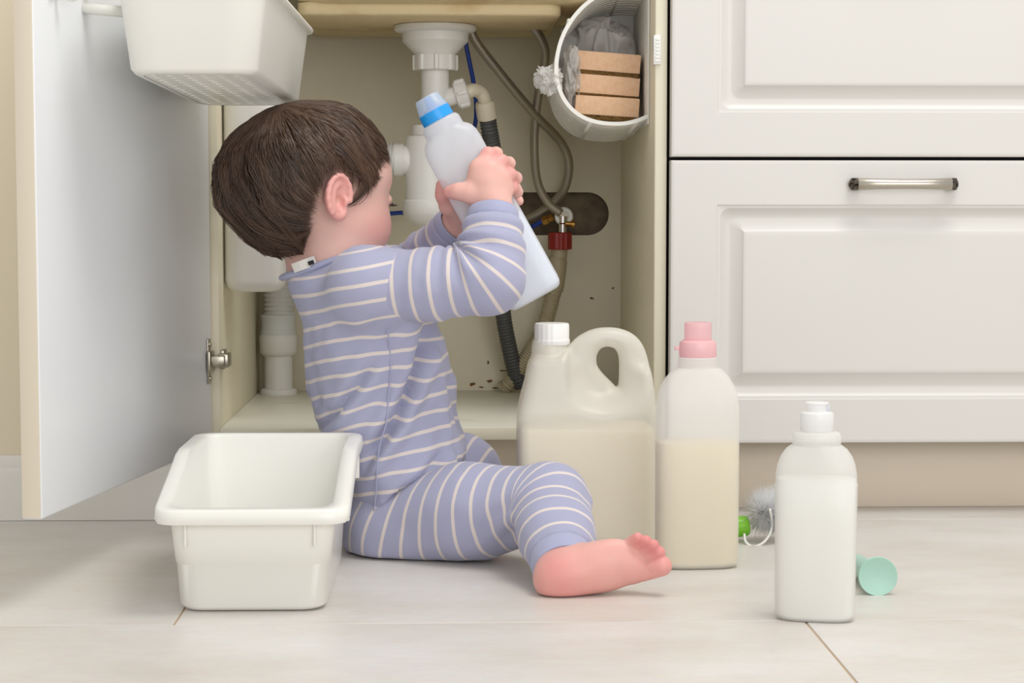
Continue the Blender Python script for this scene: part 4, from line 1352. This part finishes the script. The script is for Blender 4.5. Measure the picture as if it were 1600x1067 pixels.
# hands ----------------------------------------------------------
def hand(wrist, palm_c, palm_M, palm_r, mcps, fingers, thumb, rf, h=.0014):
    allp = np.array([wrist, palm_c] + [p for fg in fingers for p in fg] + thumb)
    F = Field(allp.min(0) - .022, allp.max(0) + .022, h)
    F.cone(wrist + (wrist - palm_c) * .5, wrist, .0185, .0180, .01)
    F.cone(wrist, palm_c, .0175, .016, .016)
    F.ell(palm_c, palm_r, palm_M, .012)
    for m_, fg, r0 in zip(mcps, fingers, rf):
        F.cone(palm_c * .6 + m_ * .4, m_, .0105, r0 * 1.22, .010)
        pr, rr_ = m_, r0 * 1.15
        for i, q in enumerate(fg):
            F.cone(pr, q, rr_, r0 * (1.06 - .09 * i), .0032)
            pr, rr_ = q, r0 * (1.06 - .09 * i)
    F.chain(thumb, [.0125, .0098, .0082, .0076][:len(thumb)], .008)
    return F
def hand_part(F, tips, knuckles):
    V, Q = F.mesh(); V = relax(V, Q, 2, .5)
    b = np.full(len(V), .30)
    for p_ in tips: b += .5 * np.exp(-(np.linalg.norm(V - p_, axis=1) / .011) ** 2)
    for p_ in knuckles: b += .22 * np.exp(-(np.linalg.norm(V - p_, axis=1) / .009) ** 2)
    parts.append((V, Q, b))
BYc = -.262                                                     # bottle axis depth
# near (right) hand: back of the hand towards us, fingers going round the right edge of the bottle
pcn = P(762, 289, -.297)
pa = nrm(P(752, 252, -.297) - P(772, 325, -.297)); pn = np.array([0, -1.0, 0]); px_ = np.cross(pa, pn)
PM = np.stack([px_, pn, pa], 1)
mc = [P(747, 262, -.296), P(766, 263, -.299), P(782, 276, -.297), P(790, 295, -.292)]
fg = [[P(763, 241, -.289), P(775, 240, -.268), P(764, 246, -.246)],
      [P(783, 252, -.288), P(795, 255, -.266), P(784, 262, -.242)],
      [P(796, 272, -.285), P(806, 278, -.264), P(796, 286, -.242)],
      [P(800, 293, -.281), P(808, 300, -.262), P(799, 306, -.244)]]
th = [P(752, 306, -.298), P(733, 302, -.300), P(716, 299, -.297), P(703, 300, -.292)]
F = hand(wri_n, pcn, PM, (.0245, .0135, .0265), mc, fg, th, [.0078, .0076, .0073, .0067])
hand_part(F, [th[-1]] + [q[0] for q in fg], mc)
# far (left) hand: palm behind the bottle, thumb up along its left edge
pcf = P(738, 318, -.222)
pa = nrm(P(745, 290, -.222) - wri_f); pn = np.array([0, 1.0, 0]); px_ = np.cross(pa, pn)
PMf = np.stack([px_, pn, pa], 1)
mcf = [P(742, 282, -.222), P(757, 288, -.221), P(768, 298, -.221), P(776, 310, -.222)]
fgf = [[P(757, 262, -.219), P(772, 255, -.226), P(784, 258, -.236)], [P(774, 272, -.218), P(790, 270, -.226), P(799, 276, -.236)],
       [P(787, 286, -.218), P(802, 288, -.227), P(808, 296, -.236)], [P(794, 302, -.219), P(806, 306, -.228), P(811, 314, -.236)]]
thf = [P(716, 334, -.226), P(701, 322, -.240), P(693, 305, -.250), P(691, 290, -.254)]
F = hand(wri_f, pcf, PMf, (.0235, .0125, .0265), mcf, fgf, thf, [.0074, .0073, .0070, .0064])
hand_part(F, [thf[-1], thf[-2]], mcf)

# near foot: sole towards us, heel on the floor, toes to the right
FY = -.535
heel, arch, ball = P(872, 905, FY + .012), P(925, 890, FY + .016), P(985, 876, FY + .012)
fa = nrm(ball - heel); fn = nrm(np.array([.08, -1, -.12])); fn = nrm(fn - fa * fn.dot(fa)); fs = np.cross(fn, fa)
if fs[2] < 0: fs = -fs
FM = np.stack([fa, fn, fs], 1)
F = Field(np.array([heel[0] - .06, FY - .05, -.004]), np.array([ball[0] + .075, FY + .09, .115]), .0015)
F.ell(heel, (.0250, .0210, .0235), FM, .012)
F.ell(heel + fa * .026, (.034, .0190, .0222), FM, .016)
F.ell(arch + fs * .003, (.040, .0165, .0225), FM, .016)
F.ell(ball - fa * .018 + fs * .001, (.030, .0135, .0262), FM, .014)
F.ell(ball + fa * .004 - fs * .0085, (.0150, .0125, .0165), FM, .010)      # pad under the big toe
F.cone(ank_n, heel + np.array([.002, .012, .006]), .0225, .020, .02)
F.cone(ank_n, arch + np.array([0, .012, .002]), .021, .017, .02)
toes = [((1004, 894), (1034, 884), .0098, .0108), ((1003, 873), (1030, 863), .0062, .0066), ((997, 862), (1021, 852), .0060, .0064), ((989, 855), (1009, 845), .0058, .0061), ((980, 850), (996, 840), .0054, .0057)]
tips = []
for (a_, b_, r0, r1) in toes:
    a3, b3 = P(*a_, FY + .010), P(*b_, FY + .002)
    F.cone(a3, b3, r0, r1, .0010)
    tips.append(b3)
F.cone(P(984, 853, FY - .004), P(1006, 873, FY - .005), .0028, .0030, .004, sub=True)
F.cone(P(1006, 873, FY - .005), P(1014, 900, FY - .006), .0024, .0018, .004, sub=True)
F.cut((0, 0, .0006), (0, 0, -1), .003)
V, Q = F.mesh(); V = relax(V, Q, 1, .4)
ll = (V - heel) @ FM
b = .34 + .16 * np.clip((ll[:, 1] + .002) / .012, 0, 1)
b += .28 * np.exp(-(ll[:, 0] / .024) ** 2) * (ll[:, 1] > -.01)
for p_ in tips: b += .34 * np.exp(-(np.linalg.norm(V - p_, axis=1) / .011) ** 2)
b += .18 * np.exp(-(np.linalg.norm(V - (ball + fa * .012 - fs * .010), axis=1) / .018) ** 2)
parts.append((V, Q, b))
# far foot, tucked behind the near thigh
F = Field(ank_f - .06, ank_f + .06, .003)
F.cone(ank_f, ank_f + [.012, -.004, -.008], .02, .018, .01)
F.cone(ank_f + [.012, -.004, -.008], ank_f + [.02, -.045, -.010], .017, .015, .012)
F.cut((0, 0, .002), (0, 0, -1), .003)
V, Q = F.mesh(); V = relax(V, Q, 2); parts.append((V, Q, np.full(len(V), .4)))

off = 0; VV, QQ, BB = [], [], []
for V, Q, b in parts:
    VV.append(V); QQ.append(Q + off); BB.append(b); off += len(V)
me = mesh_np(np.concatenate(VV), np.concatenate(QQ))
attr(me, 'blush', np.concatenate(BB))
person = place('person', me, M_skin)
tag(person, 'barefoot toddler in striped blue pyjamas sitting on the floor holding a bottle', 'person')

# eyes: lowered lashes and brows
M_lash = mat('dark_lash', '#2a1c14', .6)
M_brow = mat('brow_hair', '#8a6a55', .8)
for s in (-1, 1):
    c = np.array([.0815, s * .026, -.011])
    pts = []
    for q in np.linspace(-1, 1, 9):
        pts.append(hd(c[0] + .0112 * math.sqrt(max(1 - (q * .86) ** 2, .05)), c[1] + q * .0118, c[2] - .0035 - .0016 * (1 - q * q)))
    place('lash_line', tube_mesh(pts, lambda t: .0005 + .0003 * math.sin(math.pi * t), 20, 6), M_lash, person)
    VL, FL = [], []
    for q in np.linspace(-.95, .95, 26):
        r0 = hd(c[0] + .0112 * math.sqrt(max(1 - (q * .86) ** 2, .05)), c[1] + q * .0118, c[2] - .0038 - .0016 * (1 - q * q))
        dd = nrm(hf * .9 + hl * (q * .55) - hu * .42)
        mid = r0 + dd * .0035; tp = r0 + nrm(dd + hu * .35) * .0072
        sd = hl * .00022
        i0 = len(VL); VL += [r0 - sd, r0 + sd, mid + sd * .7, mid - sd * .7, tp, r0 + hu * .0003, mid + hu * .0003]
        FL += [(i0, i0 + 1, i0 + 2, i0 + 3), (i0 + 3, i0 + 2, i0 + 4), (i0, i0 + 5, i0 + 6, i0 + 3), (i0 + 3, i0 + 6, i0 + 4)]
    place('eyelashes', mesh(VL, FL), M_lash, person)
    bp_ = [hd(.0865 - .010 * q * q * .9, s * (.026 + q * .014), .0075 + .0022 * (1 - q * q)) for q in np.linspace(-1, 1, 8)]
    place('eyebrow', tube_mesh(bp_, lambda t: .0011 * (1 - .5 * abs(2 * t - 1)), 20, 6), M_brow, person)

# ---------------------------------------------------------------- clothes
def diag_folds(V, dirv, scale, amp, seed, along=.22):
    """Folds that run along dirv: noise squeezed across it."""
    d_ = nrm(dirv); Bm = basis(d_, (0, 1, 0))
    q = np.column_stack([V @ Bm[:, 0], V @ Bm[:, 1], (V @ d_) * along]) * scale
    n = noise3(q, seed) + .5 * noise3(q * 2.1 + 5, seed + 1)
    return amp * n

# shirt trunk
f = Field((-.25, -.36, -.002), (.14, -.06, .36), .0038)
torso(f, 0)
f.cone(sho_n, P(620, 448, -.30), .047, .044, .03)
f.cone(sho_f, P(620, 440, -.15), .045, .042, .03)
# hem: rises from the back to the front
h0, h1 = P(548, 815, -.31), P(722, 722, -.31)
hd_ = nrm(h1 - h0); hn = np.cross(hd_, [0, 1.0, 0]); hn = hn if hn[2] < 0 else -hn
f.cut(h0, hn + np.array([0, -.10, 0]), .004)
# neck opening
f.cone(P(506, 409, -.215), P(506, 409, -.215) + nrm([-.34, 0, 1]) * .07, .046, .075, .004, sub=True)
def shirt_folds(V):
    w = np.clip((P(0, 460, TYc)[2] - V[:, 2]) / .05, 0, 1)
    a = diag_folds(V, (1, -.1, .85), 34, .0058, 3)
    # long drapes from the arm pit down to the back hem
    c0 = P(640, 520, -.3)
    t = (V - c0) @ nrm((1, 0, .72)); s_ = (V - c0) @ nrm((-.72, 0, 1))
    dr = 0 * np.exp(-((s_ + .035 + .02 * np.sin(t * 30)) / .006) ** 2) * np.clip((.06 - t) / .05, 0, 1) + 0 * np.exp(-((s_ + .085) / .007) ** 2) * np.clip((.05 - t) / .05, 0, 1) - 0 * np.exp(-((s_ + .060) / .009) ** 2) * np.clip((.05 - t) / .05, 0, 1)
    # deep creases running from the arm pit to the hem
    cr = np.zeros(len(V))
    near = np.clip((-.235 - V[:, 1]) / .04, 0, 1)
    for line, dep in (([(672, 500), (658, 560), (640, 610), (610, 665), (565, 720)], .015), ([(590, 560), (560, 600), (520, 650), (488, 690)], .009), ([(640, 640), (600, 690), (560, 745)], .008), ([(700, 700), (660, 745), (600, 785)], .010)):
        L3 = np.array([P(x, y, -.3) for x, y in line])
        best = np.full(len(V), 9.0); side = np.zeros(len(V)); tt_ = np.zeros(len(V))
        for i in range(len(L3) - 1):
            e = (L3[i + 1] - L3[i])[[0, 2]]; Ls = np.linalg.norm(e); e = e / Ls
            q = V[:, [0, 2]] - L3[i][[0, 2]]
            t = np.clip(q @ e, 0, Ls); dd = np.linalg.norm(q - t[:, None] * e, axis=1)
            sg = np.sign(q[:, 0] * -e[1] + q[:, 1] * e[0])
            m_ = dd < best
            best[m_] = dd[m_]; side[m_] = sg[m_]; tt_[m_] = (i + t[m_] / Ls) / (len(L3) - 1)
        env = np.clip(np.minimum(tt_, 1 - tt_) * 5, 0, 1)
        sd_ = best * side
        cr += env * dep * (-np.exp(-((sd_) / .0045) ** 2) + .75 * np.exp(-((sd_ - .013) / .008) ** 2) + .35 * np.exp(-((sd_ + .014) / .008) ** 2))
    return (a + dr) * w + cr * near + .0006 * noise3(V * 60, 9)
V0, Q = finish(f, 2)
fold_h = shirt_folds(V0)
V = (V0 + vnormals(V0, Q) * fold_h[:, None]).astype(np.float32)
shirt_me = mesh_np(V, Q)
u = V0[:, 2] - .20 * V0[:, 0] + .03 * (V0[:, 1] - TYc) + .0028 * noise3(V0 * 20, 5) + .35 * fold_h
stripe_attr(shirt_me, V, Q, u)
shirt = place('shirt', shirt_me, M_shirt, person)
# hem band and side seam
def surf_y(x, z, V=V):
    """Nearest near-side surface depth of the shirt at (x, z)."""
    m_ = (np.abs(V[:, 0] - x) < .006) & (np.abs(V[:, 2] - z) < .006)
    return V[m_, 1].min() if m_.any() else -.31
seam = []
for px, py in ((607, 512), (609, 545), (610, 580), (607, 620), (604, 660), (595, 690), (590, 730), (588, 770), (585, 795)):
    p_ = P(px, py, -.31); seam.append((p_[0], surf_y(p_[0], p_[2]) - .0003, p_[2]))
place('side_seam', tube_mesh(seam, .0008, 50, 6), M_cuff, shirt)

def sleeve(name, a, b, c, radii, stop, cuff_len, seed, folds_amp, phase):
    lo, hi = np.minimum(np.minimum(a, b), c) - .07, np.maximum(np.maximum(a, b), c) + .07
    F = Field(lo, hi, .003)
    n_ = nrm(c - b)
    e = c - n_ * stop
    mid = (a + b) / 2; mid2 = (b + e) / 2
    F.chain([a, mid, b], [radii[0], radii[1], radii[2]], .012)
    F.chain([b, mid2, e + n_ * .03], [radii[2], radii[3], radii[4]], .012)
    F.cut(e, n_, .003)
    def fold(V):
        u_, _ = chain_u(V, [(a, b), (b, e)])
        Lab = np.linalg.norm(b - a)
        inner = np.clip(((V - b) @ nrm(nrm(a - b) + nrm(e - b))) / .03, -1, 1)       # towards the crook of the elbow
        near_el = np.exp(-((u_ - Lab) / .055) ** 2)
        w = near_el * np.clip(inner + .45, 0, 1)
        return folds_amp * w * np.sin((u_ - Lab) * 2 * math.pi / .021 + 1.0 + 2 * noise3(V * 18, seed + 3)) + .0016 * noise3(V * 30, seed) + .0008 * noise3(V * 62, seed + 1)
    V, Q = finish(F, 2, fold)
    me = mesh_np(V, Q)
    u_ = fan_u(V, a, b, e, radii[2])
    u_ = u_ + .0012 * noise3(V * 25, seed + 8)
    stripe_attr(me, V, Q, u_ + phase)
    o = place(name, me, M_sleeve, shirt)
    # knitted cuff
    Bm = basis(n_)
    L = []
    r0 = radii[4] * .97
    for t_, k in ((-.004, .90), (-.003, 1.0), (.002, 1.035), (cuff_len * .5, 1.02), (cuff_len - .002, 1.0), (cuff_len, .96), (cuff_len - .0015, .90), (cuff_len * .4, .88)):
        t = np.arange(40) * 2 * math.pi / 40
        wob = 1 + .03 * np.sin(3 * t + seed)
        L.append(e + n_ * t_ + (Bm @ np.vstack([r0 * k * wob * np.cos(t), r0 * k * wob * np.sin(t), 0 * t])).T)
    place('sleeve_cuff', loft(L, False, False), M_cuff, o)
    return o
sleeve('sleeve', P(585, 452, -.300), elb_n, wri_n, [.0415, .0395, .0385, .0350, .0300], .016, .014, 2, .0034, 0)
sleeve('sleeve', sho_f, elb_f, wri_f, [.040, .036, .034, .029, .0265], .010, .012, 6, .0022, .008)
# armhole seam
am = []
for px, py, y in ((556, 470, 0), (555, 440, 0), (562, 412, 0), (578, 392, 0)):
    am.append(P(px, py, -.335 if py > 430 else (-.318 if py > 400 else -.29)))
am = [P(583, 509, -.318), P(567, 490, -.335)] + am
# collar band round the neck opening
def ringp(c, ax, rx, ry, n=40):
    Bm = basis(ax, (0, 1, 0))
    a = np.arange(n) * 2 * math.pi / n
    return np.array([c + Bm @ np.array([rx * math.cos(q), ry * math.sin(q), 0]) for q in a])
cax = nrm(np.array([-.34, 0, 1.0]))
cc_ = P(508, 411, -.215)
rp_ = ringp(cc_, cax, .0505, .0535)
place('collar', tube_mesh(rp_, .0075, None, 12, flat=.6, closed=True, hint=cax), M_cuff, shirt)
M_tagw = mat('care_label_white', '#dcd8d2', .7); M_tagk = mat('care_label_black', '#17161a', .7)
tg = P(478, 420, -.2685)
def lab(c, w, h, m, yaw, nm):
    L = []
    for s in np.linspace(0, 1, 7):
        x = w * (s - .5); zz = h * .35 * math.sin(math.pi * s)
        yy = -.006 * math.sin(math.pi * s)
        L.append([(x, yy, 0), (x, yy + .0007, 0), (x, yy + .0007, h), (x, yy, h)])
    Rm = np.array(Matrix.Rotation(yaw, 3, 'Y'))
    place(nm, xform(loft(L), Rm, c), m, shirt, False)
lab(tg, .028, .011, M_tagw, math.radians(-20), 'care_label')
lab(tg + np.array([.007, -.0052, .0052]), .007, .0045, M_tagk, math.radians(-20), 'label_print')

# trousers
f = Field((-.16, -.56, -.003), (.20, -.03, .20), .0036)
s_, X, Y, Z = f.region(f.lo, f.lo + f.h * f.n)
f.ell(P(628, 825, -.215), (.066, .100, .060), None, .02)
midn = hip_n * .5 + kne_n * .5
f.chain([hip_n + [0, -.012, -.004], midn, kne_n], [.059, .0505, .0425], .03)
f.chain([kne_n, kne_n * .5 + ank_n * .5, ank_n + nrm(ank_n - kne_n) * .02], [.0425, .0395, .0330], .014)
f.chain([hip_f, kne_f, ank_f], [.056, .047, .03], .03)
f.cut((0, 0, .0012), (0, 0, -1), .006)
cn = nrm(ank_n - kne_n); cuff0 = ank_n - cn * .010
s_, X, Y, Z = f.region(np.minimum(cuff0, ank_n) - .07, ank_n + .07)
dcut = -((X - cuff0[0]) * cn[0] + (Y - cuff0[1]) * cn[1] + (Z - cuff0[2]) * cn[2])
f.put(s_, dcut.astype(np.float32), .003, True)
segN, segF = [(hip_n, kne_n), (kne_n, ank_n)], [(hip_f, kne_f), (kne_f, ank_f)]
def pant_folds(V):
    uk, dk = chain_u(V, segN)
    Lk = np.linalg.norm(kne_n - hip_n)
    w = np.exp(-((uk - Lk + .01) / .045) ** 2)
    under = np.clip((kne_n[2] + .02 - V[:, 2]) / .03, 0, 1)
    return .003 * w * under * np.sin((V @ nrm((.75, 0, -.66))) * 2 * math.pi / .026 + 2 * noise3(V * 16, 31)) + .0016 * noise3(V * 26, 33) + .0007 * noise3(V * 55, 34)
V, Q = finish(f, 2, pant_folds)
V[:, 2] = np.maximum(V[:, 2], .0006)
un, dn = chain_u(V, segN, .05); uf, df = chain_u(V, segF, .05)
ul = un
un = fan_u(V, hip_n, kne_n, ank_n, .0425, 1.0, 1.6) - .45 * np.clip(V[:, 2] - hip_n[2], -.07, .07) * np.clip(1.15 - ul / .17, 0, 1) + .001 * noise3(V * 25, 71)
me = mesh_np(V, Q)
stripe_attr(me, V, Q, np.where(dn - .062 < df - .05, un, (V - kne_f) @ nrm((.9, -.25, -.30)) + .004))
trousers = place('trousers', me, M_pants, person)
Bm = basis(cn); L = []
for t_, k in ((-.003, .88), (-.002, 1.0), (.003, 1.03), (.012, 1.02), (.021, .985), (.0225, .95), (.021, .90), (.008, .88)):
    t = np.arange(48) * 2 * math.pi / 48
    L.append(cuff0 + cn * t_ + (Bm @ np.vstack([.0335 * k * np.cos(t), .0335 * k * np.sin(t), 0 * t])).T)
place('trouser_cuff', loft(L, False, False), M_cuff, trousers)

# ---------------------------------------------------------------- hair: strands combed from the crown
def hair_material():
    t = NT('brown_hair')
    at = t.node('ShaderNodeAttribute'); at.attribute_name = 'tone'
    rp = t.node('ShaderNodeValToRGB'); e = rp.color_ramp.elements
    e[0].position, e[0].color = 0, (*hexc('#33231a'), 1)
    e[1].position, e[1].color = 1, (*hexc('#9a7860'), 1)
    q = e.new(.5); q.color = (*hexc('#5a4232'), 1)
    t.link(at.outputs['Fac'], rp.inputs[0]); t.link(rp.outputs[0], t.p.inputs['Base Color'])
    t.p.inputs['Roughness'].default_value = .36
    t.p.inputs['Specular IOR Level'].default_value = .7
    return t.m
M_hair = hair_material()
HR = np.array([.0935, .0775, .0815]); HO = np.array([-.008, 0, .016])
AZ = [0, 30, 52, 64, 72, 80, 88, 100, 112, 130, 150, 180]
E0 = [42, 40, 33, 14, 0, 2, 8, 6, -16, -44, -58, -60]
E1 = [22, 21, 10, -12, -27, -16, 7, 2, -30, -64, -78, -80]
def azel(d):
    return np.degrees(np.arctan2(np.abs(d[:, 1]), d[:, 0])), np.degrees(np.arcsin(np.clip(d[:, 2], -1, 1)))
crown = nrm((-.50, -.10, .86))
def comb(d, spin):
    t0 = d - crown * (d @ crown)[:, None]
    t0 /= np.maximum(np.linalg.norm(t0, axis=1), 1e-6)[:, None]
    g_ = np.array([.10, 0, -1.0]) - d * (d @ np.array([.10, 0, -1.0]))[:, None]
    sw = np.cross(crown, d)
    t = t0 * .8 + g_ * .42 + sw * spin[:, None]
    t -= d * np.sum(t * d, 1)[:, None]
    return t / np.maximum(np.linalg.norm(t, axis=1), 1e-6)[:, None]
NS, NSEG = 15000, 13
cand = rng.standard_normal((90000, 3)); cand /= np.linalg.norm(cand, axis=1)[:, None]
az, el = azel(cand)
cand = cand[el > np.interp(az, AZ, E0)][:NS]
NS = len(cand)
NG = 520                                                        # locks
gid = rng.integers(0, NS, NG)
gd = cand[gid]
own = np.array([np.argmax(gd @ c) for c in cand])
glift, gspin, glen = rng.random(NG), rng.normal(.22, .16, NG), rng.random(NG)
lift = .0035 + .010 * (.55 * glift[own] + .45 * rng.random(NS))
az0, el0 = azel(cand)
backw = np.clip((az0 - 80) / 60, 0, 1)
cang = np.degrees(np.arccos(np.clip(cand @ crown, -1, 1)))
lift *= np.clip(cang / 38, .25, 1)
lift += .013 * backw * np.clip((55 - el0) / 60, 0, 1) * np.clip((el0 + 55) / 40, .2, 1) * (.5 + .5 * rng.random(NS))
length = (.074 + .044 * (.6 * glen[own] + .4 * rng.random(NS))) * np.interp(az0, [0, 50, 90, 180], [.80, .85, .95, 1.15])
def grow(d, n, spin, length, jit):
    out = [d]; x = d
    for i in range(n):
        t = comb(x, spin) + jit * (.35 + .65 * i / n)
        x = x + t * (length / n / .085)[:, None]
        x = x / np.linalg.norm(x, axis=1)[:, None]
        out.append(x)
    return np.array(out)
jit = rng.normal(0, .06, (NS, 3))
path = grow(cand, NSEG, gspin[own], length, jit)
gpath = grow(gd, NSEG, gspin, np.interp(azel(gd)[0], [0, 50, 90, 180], [.80, .85, .95, 1.15]) * (.074 + .044 * glen), np.zeros((NG, 3)))
sfr = np.linspace(0, 1, NSEG + 1)
cl = (.7 * sfr ** 1.2)[:, None, None]
offs = rng.normal(0, .022, (NS, 3))
path = path * (1 - cl) + (gpath[:, own] + offs[None]) * cl
path /= np.linalg.norm(path, axis=2)[:, :, None]
# stop strands at the fringe, ear and nape lines
alive = np.ones(NS, bool); stopn = np.full(NS, NSEG)
slack = rng.normal(0, 4.5, NS)
for i in range(1, NSEG + 1):
    az, el = azel(path[i])
    bad = alive & (el < np.interp(az, AZ, E1) + slack)
    stopn[bad] = i; alive &= ~bad
prof_ = np.minimum(sfr * 3.2, 1) * (1 - .45 * sfr ** 2.5)
stretch = np.ones(path.shape)
azp = np.abs(np.arctan2(np.abs(path[:, :, 1]), path[:, :, 0]))
stretch[:, :, 2] = np.where(path[:, :, 2] < 0, 1 + .30 * np.clip((np.degrees(azp) - 85) / 45, 0, 1), 1)
P3 = (HO + path * HR * stretch * (1 + (lift[None] * prof_[:, None] / .084)[:, :, None]))
low = np.clip(-.032 - P3[:, :, 2], 0, .2) * np.clip((np.degrees(azp) - 95) / 40, 0, 1)
P3[:, :, 0] += .55 * low
# nape ends swing out behind the neck a little
keep = stopn >= 2
P3, stopn, own_k = P3[:, keep], stopn[keep], own[keep]
NS = P3.shape[1]
ii = np.minimum(np.arange(NSEG + 1)[:, None], stopn[None])
P3 = np.take_along_axis(P3, ii[:, :, None].repeat(3, 2), 0)
Pw = HC + P3 @ HM.T
frac = np.arange(NSEG + 1)[:, None] / np.maximum(stopn[None], 1)
radii_ = np.where(frac < 1, .00046 * (1 - .75 * np.clip(frac, 0, 1) ** 2), 0.00002)
tan = np.gradient(Pw, axis=0); tl_ = np.linalg.norm(tan, axis=2); tan /= np.maximum(tl_, 1e-7)[:, :, None]
outw = Pw - HC; outw /= np.linalg.norm(outw, axis=2)[:, :, None]
sd = np.cross(tan, outw); sd /= np.maximum(np.linalg.norm(sd, axis=2), 1e-7)[:, :, None]
up_ = np.cross(sd, tan)
ring3 = [sd * 1.0, -sd * .5 + up_ * .8, -sd * .5 - up_ * .8]
VH = np.stack([Pw + r3 * radii_[:, :, None] for r3 in ring3], 2)          # (seg, strand, 3, xyz)
idx = np.arange((NSEG + 1) * NS * 3).reshape(NSEG + 1, NS, 3)
valid = (np.arange(NSEG)[:, None] < stopn[None])
QH = []
for k in range(3):
    q = np.stack([idx[:-1, :, k], idx[:-1, :, (k + 1) % 3], idx[1:, :, (k + 1) % 3], idx[1:, :, k]], -1)
    QH.append(q[valid])
me = mesh_np(VH.reshape(-1, 3), np.concatenate(QH))
tone = np.clip(.12 + .55 * rng.random(NG)[own_k] * .7 + .35 * rng.random(NS), 0, 1)
tone = tone[None, :, None] * np.ones((NSEG + 1, 1, 3)) * (.75 + .35 * sfr[:, None, None])
attr(me, 'tone', np.clip(tone.ravel(), 0, 1))
hair = place('hair', me, M_hair, person)
# dark scalp under the strands
sc_bm = bmesh.new(); bmesh.ops.create_icosphere(sc_bm, subdivisions=5, radius=1)
D = np.array([v.co for v in sc_bm.verts]); az, el = azel(D)
lim = np.interp(az, AZ, E0) + 1
kill = [v for v, a, b in zip(sc_bm.verts, el, lim) if a < b]
bmesh.ops.delete(sc_bm, geom=kill, context='VERTS')
for v in sc_bm.verts:
    v.co = Vector(HC + HM @ (HO + np.array(v.co) * (HR + .0008)))
place('scalp', from_bm(sc_bm), mat('scalp_brown', '#4a3527', .8), hair)

# ================================================================ bottle in the child's hands
ax_top, ax_bot = P(666, 152, BYc), P(838, 466, BYc)
hbz = nrm(ax_top - ax_bot)
hbx = nrm(np.cross([0, -1.0, 0], hbz)); hby = np.cross(hbz, hbx)
HB = empty('held_bottle', ax_bot)
HB.rotation_euler = Matrix(np.stack([hbx, hby, hbz], 1).tolist()).to_euler()
tag(HB, 'milky bottle with blue ring and clear cap held up by the child', 'bottle')
L_ = np.linalg.norm(ax_top - ax_bot)
hs = [(.0006, .024, .013, 3), (0, .0285, .0158, 3), (.002, .0320, .0185, 3.3), (.007, .0342, .0200, 3.4), (.014, .0347, .0205, 3.4), (.12, .0340, .0205, 3.2), (.170, .0340, .0210, 3), (.196, .0342, .0215, 2.8), (.206, .0335, .0215, 2.6), (.213, .0310, .0215, 2.4), (.2175, .0270, .021, 2.2), (.2195, .0242, .0208, 2.1),
      (.2215, .0238, .0206, 2), (.2300, .0236, .0206, 2), (.2335, .0215, .0200, 2), (.2350, .0180, .018, 2), (.238, .017, .017, 2)]
place('bottle_body', bottle_mesh(hs), M_milk3, HB, True, 50)
place('liquid', bottle_mesh([(.0022, .029, .016, 3), (.006, .0328, .0188, 3.4), (.085, .0328, .0190, 3.3), (.099, .0325, .0188, 3.2)]), mat('blueish_liquid', '#dfe4ea', .3, sss=.3, sss_r=(.9, .95, 1), sss_s=.02), HB, True, 40)
place('blue_ring', lathe_mesh([(.0178, .2345), (.0192, .2352), (.0190, .2470), (.0178, .2480)], 40), mat('bright_blue_plastic', '#1f9ae8', .35), HB, True, 35)
place('clear_cap', lathe_mesh([(.0183, .2475), (.0182, .2490), (.0150, L_ - .002), (.0140, L_), (.0002, L_ + .0004)], 36), milky('clear_cap', '#e6f0fb', .25, .5, .1), HB, True, 35)
place('inner_nozzle', lathe_mesh([(.012, .2465), (.011, .2505), (.006, .2520), (.0042, .2640), (.0030, .2650)], 28), milky('pale_blue_nozzle', '#7db9ee', .3, .1), HB, True, 35)
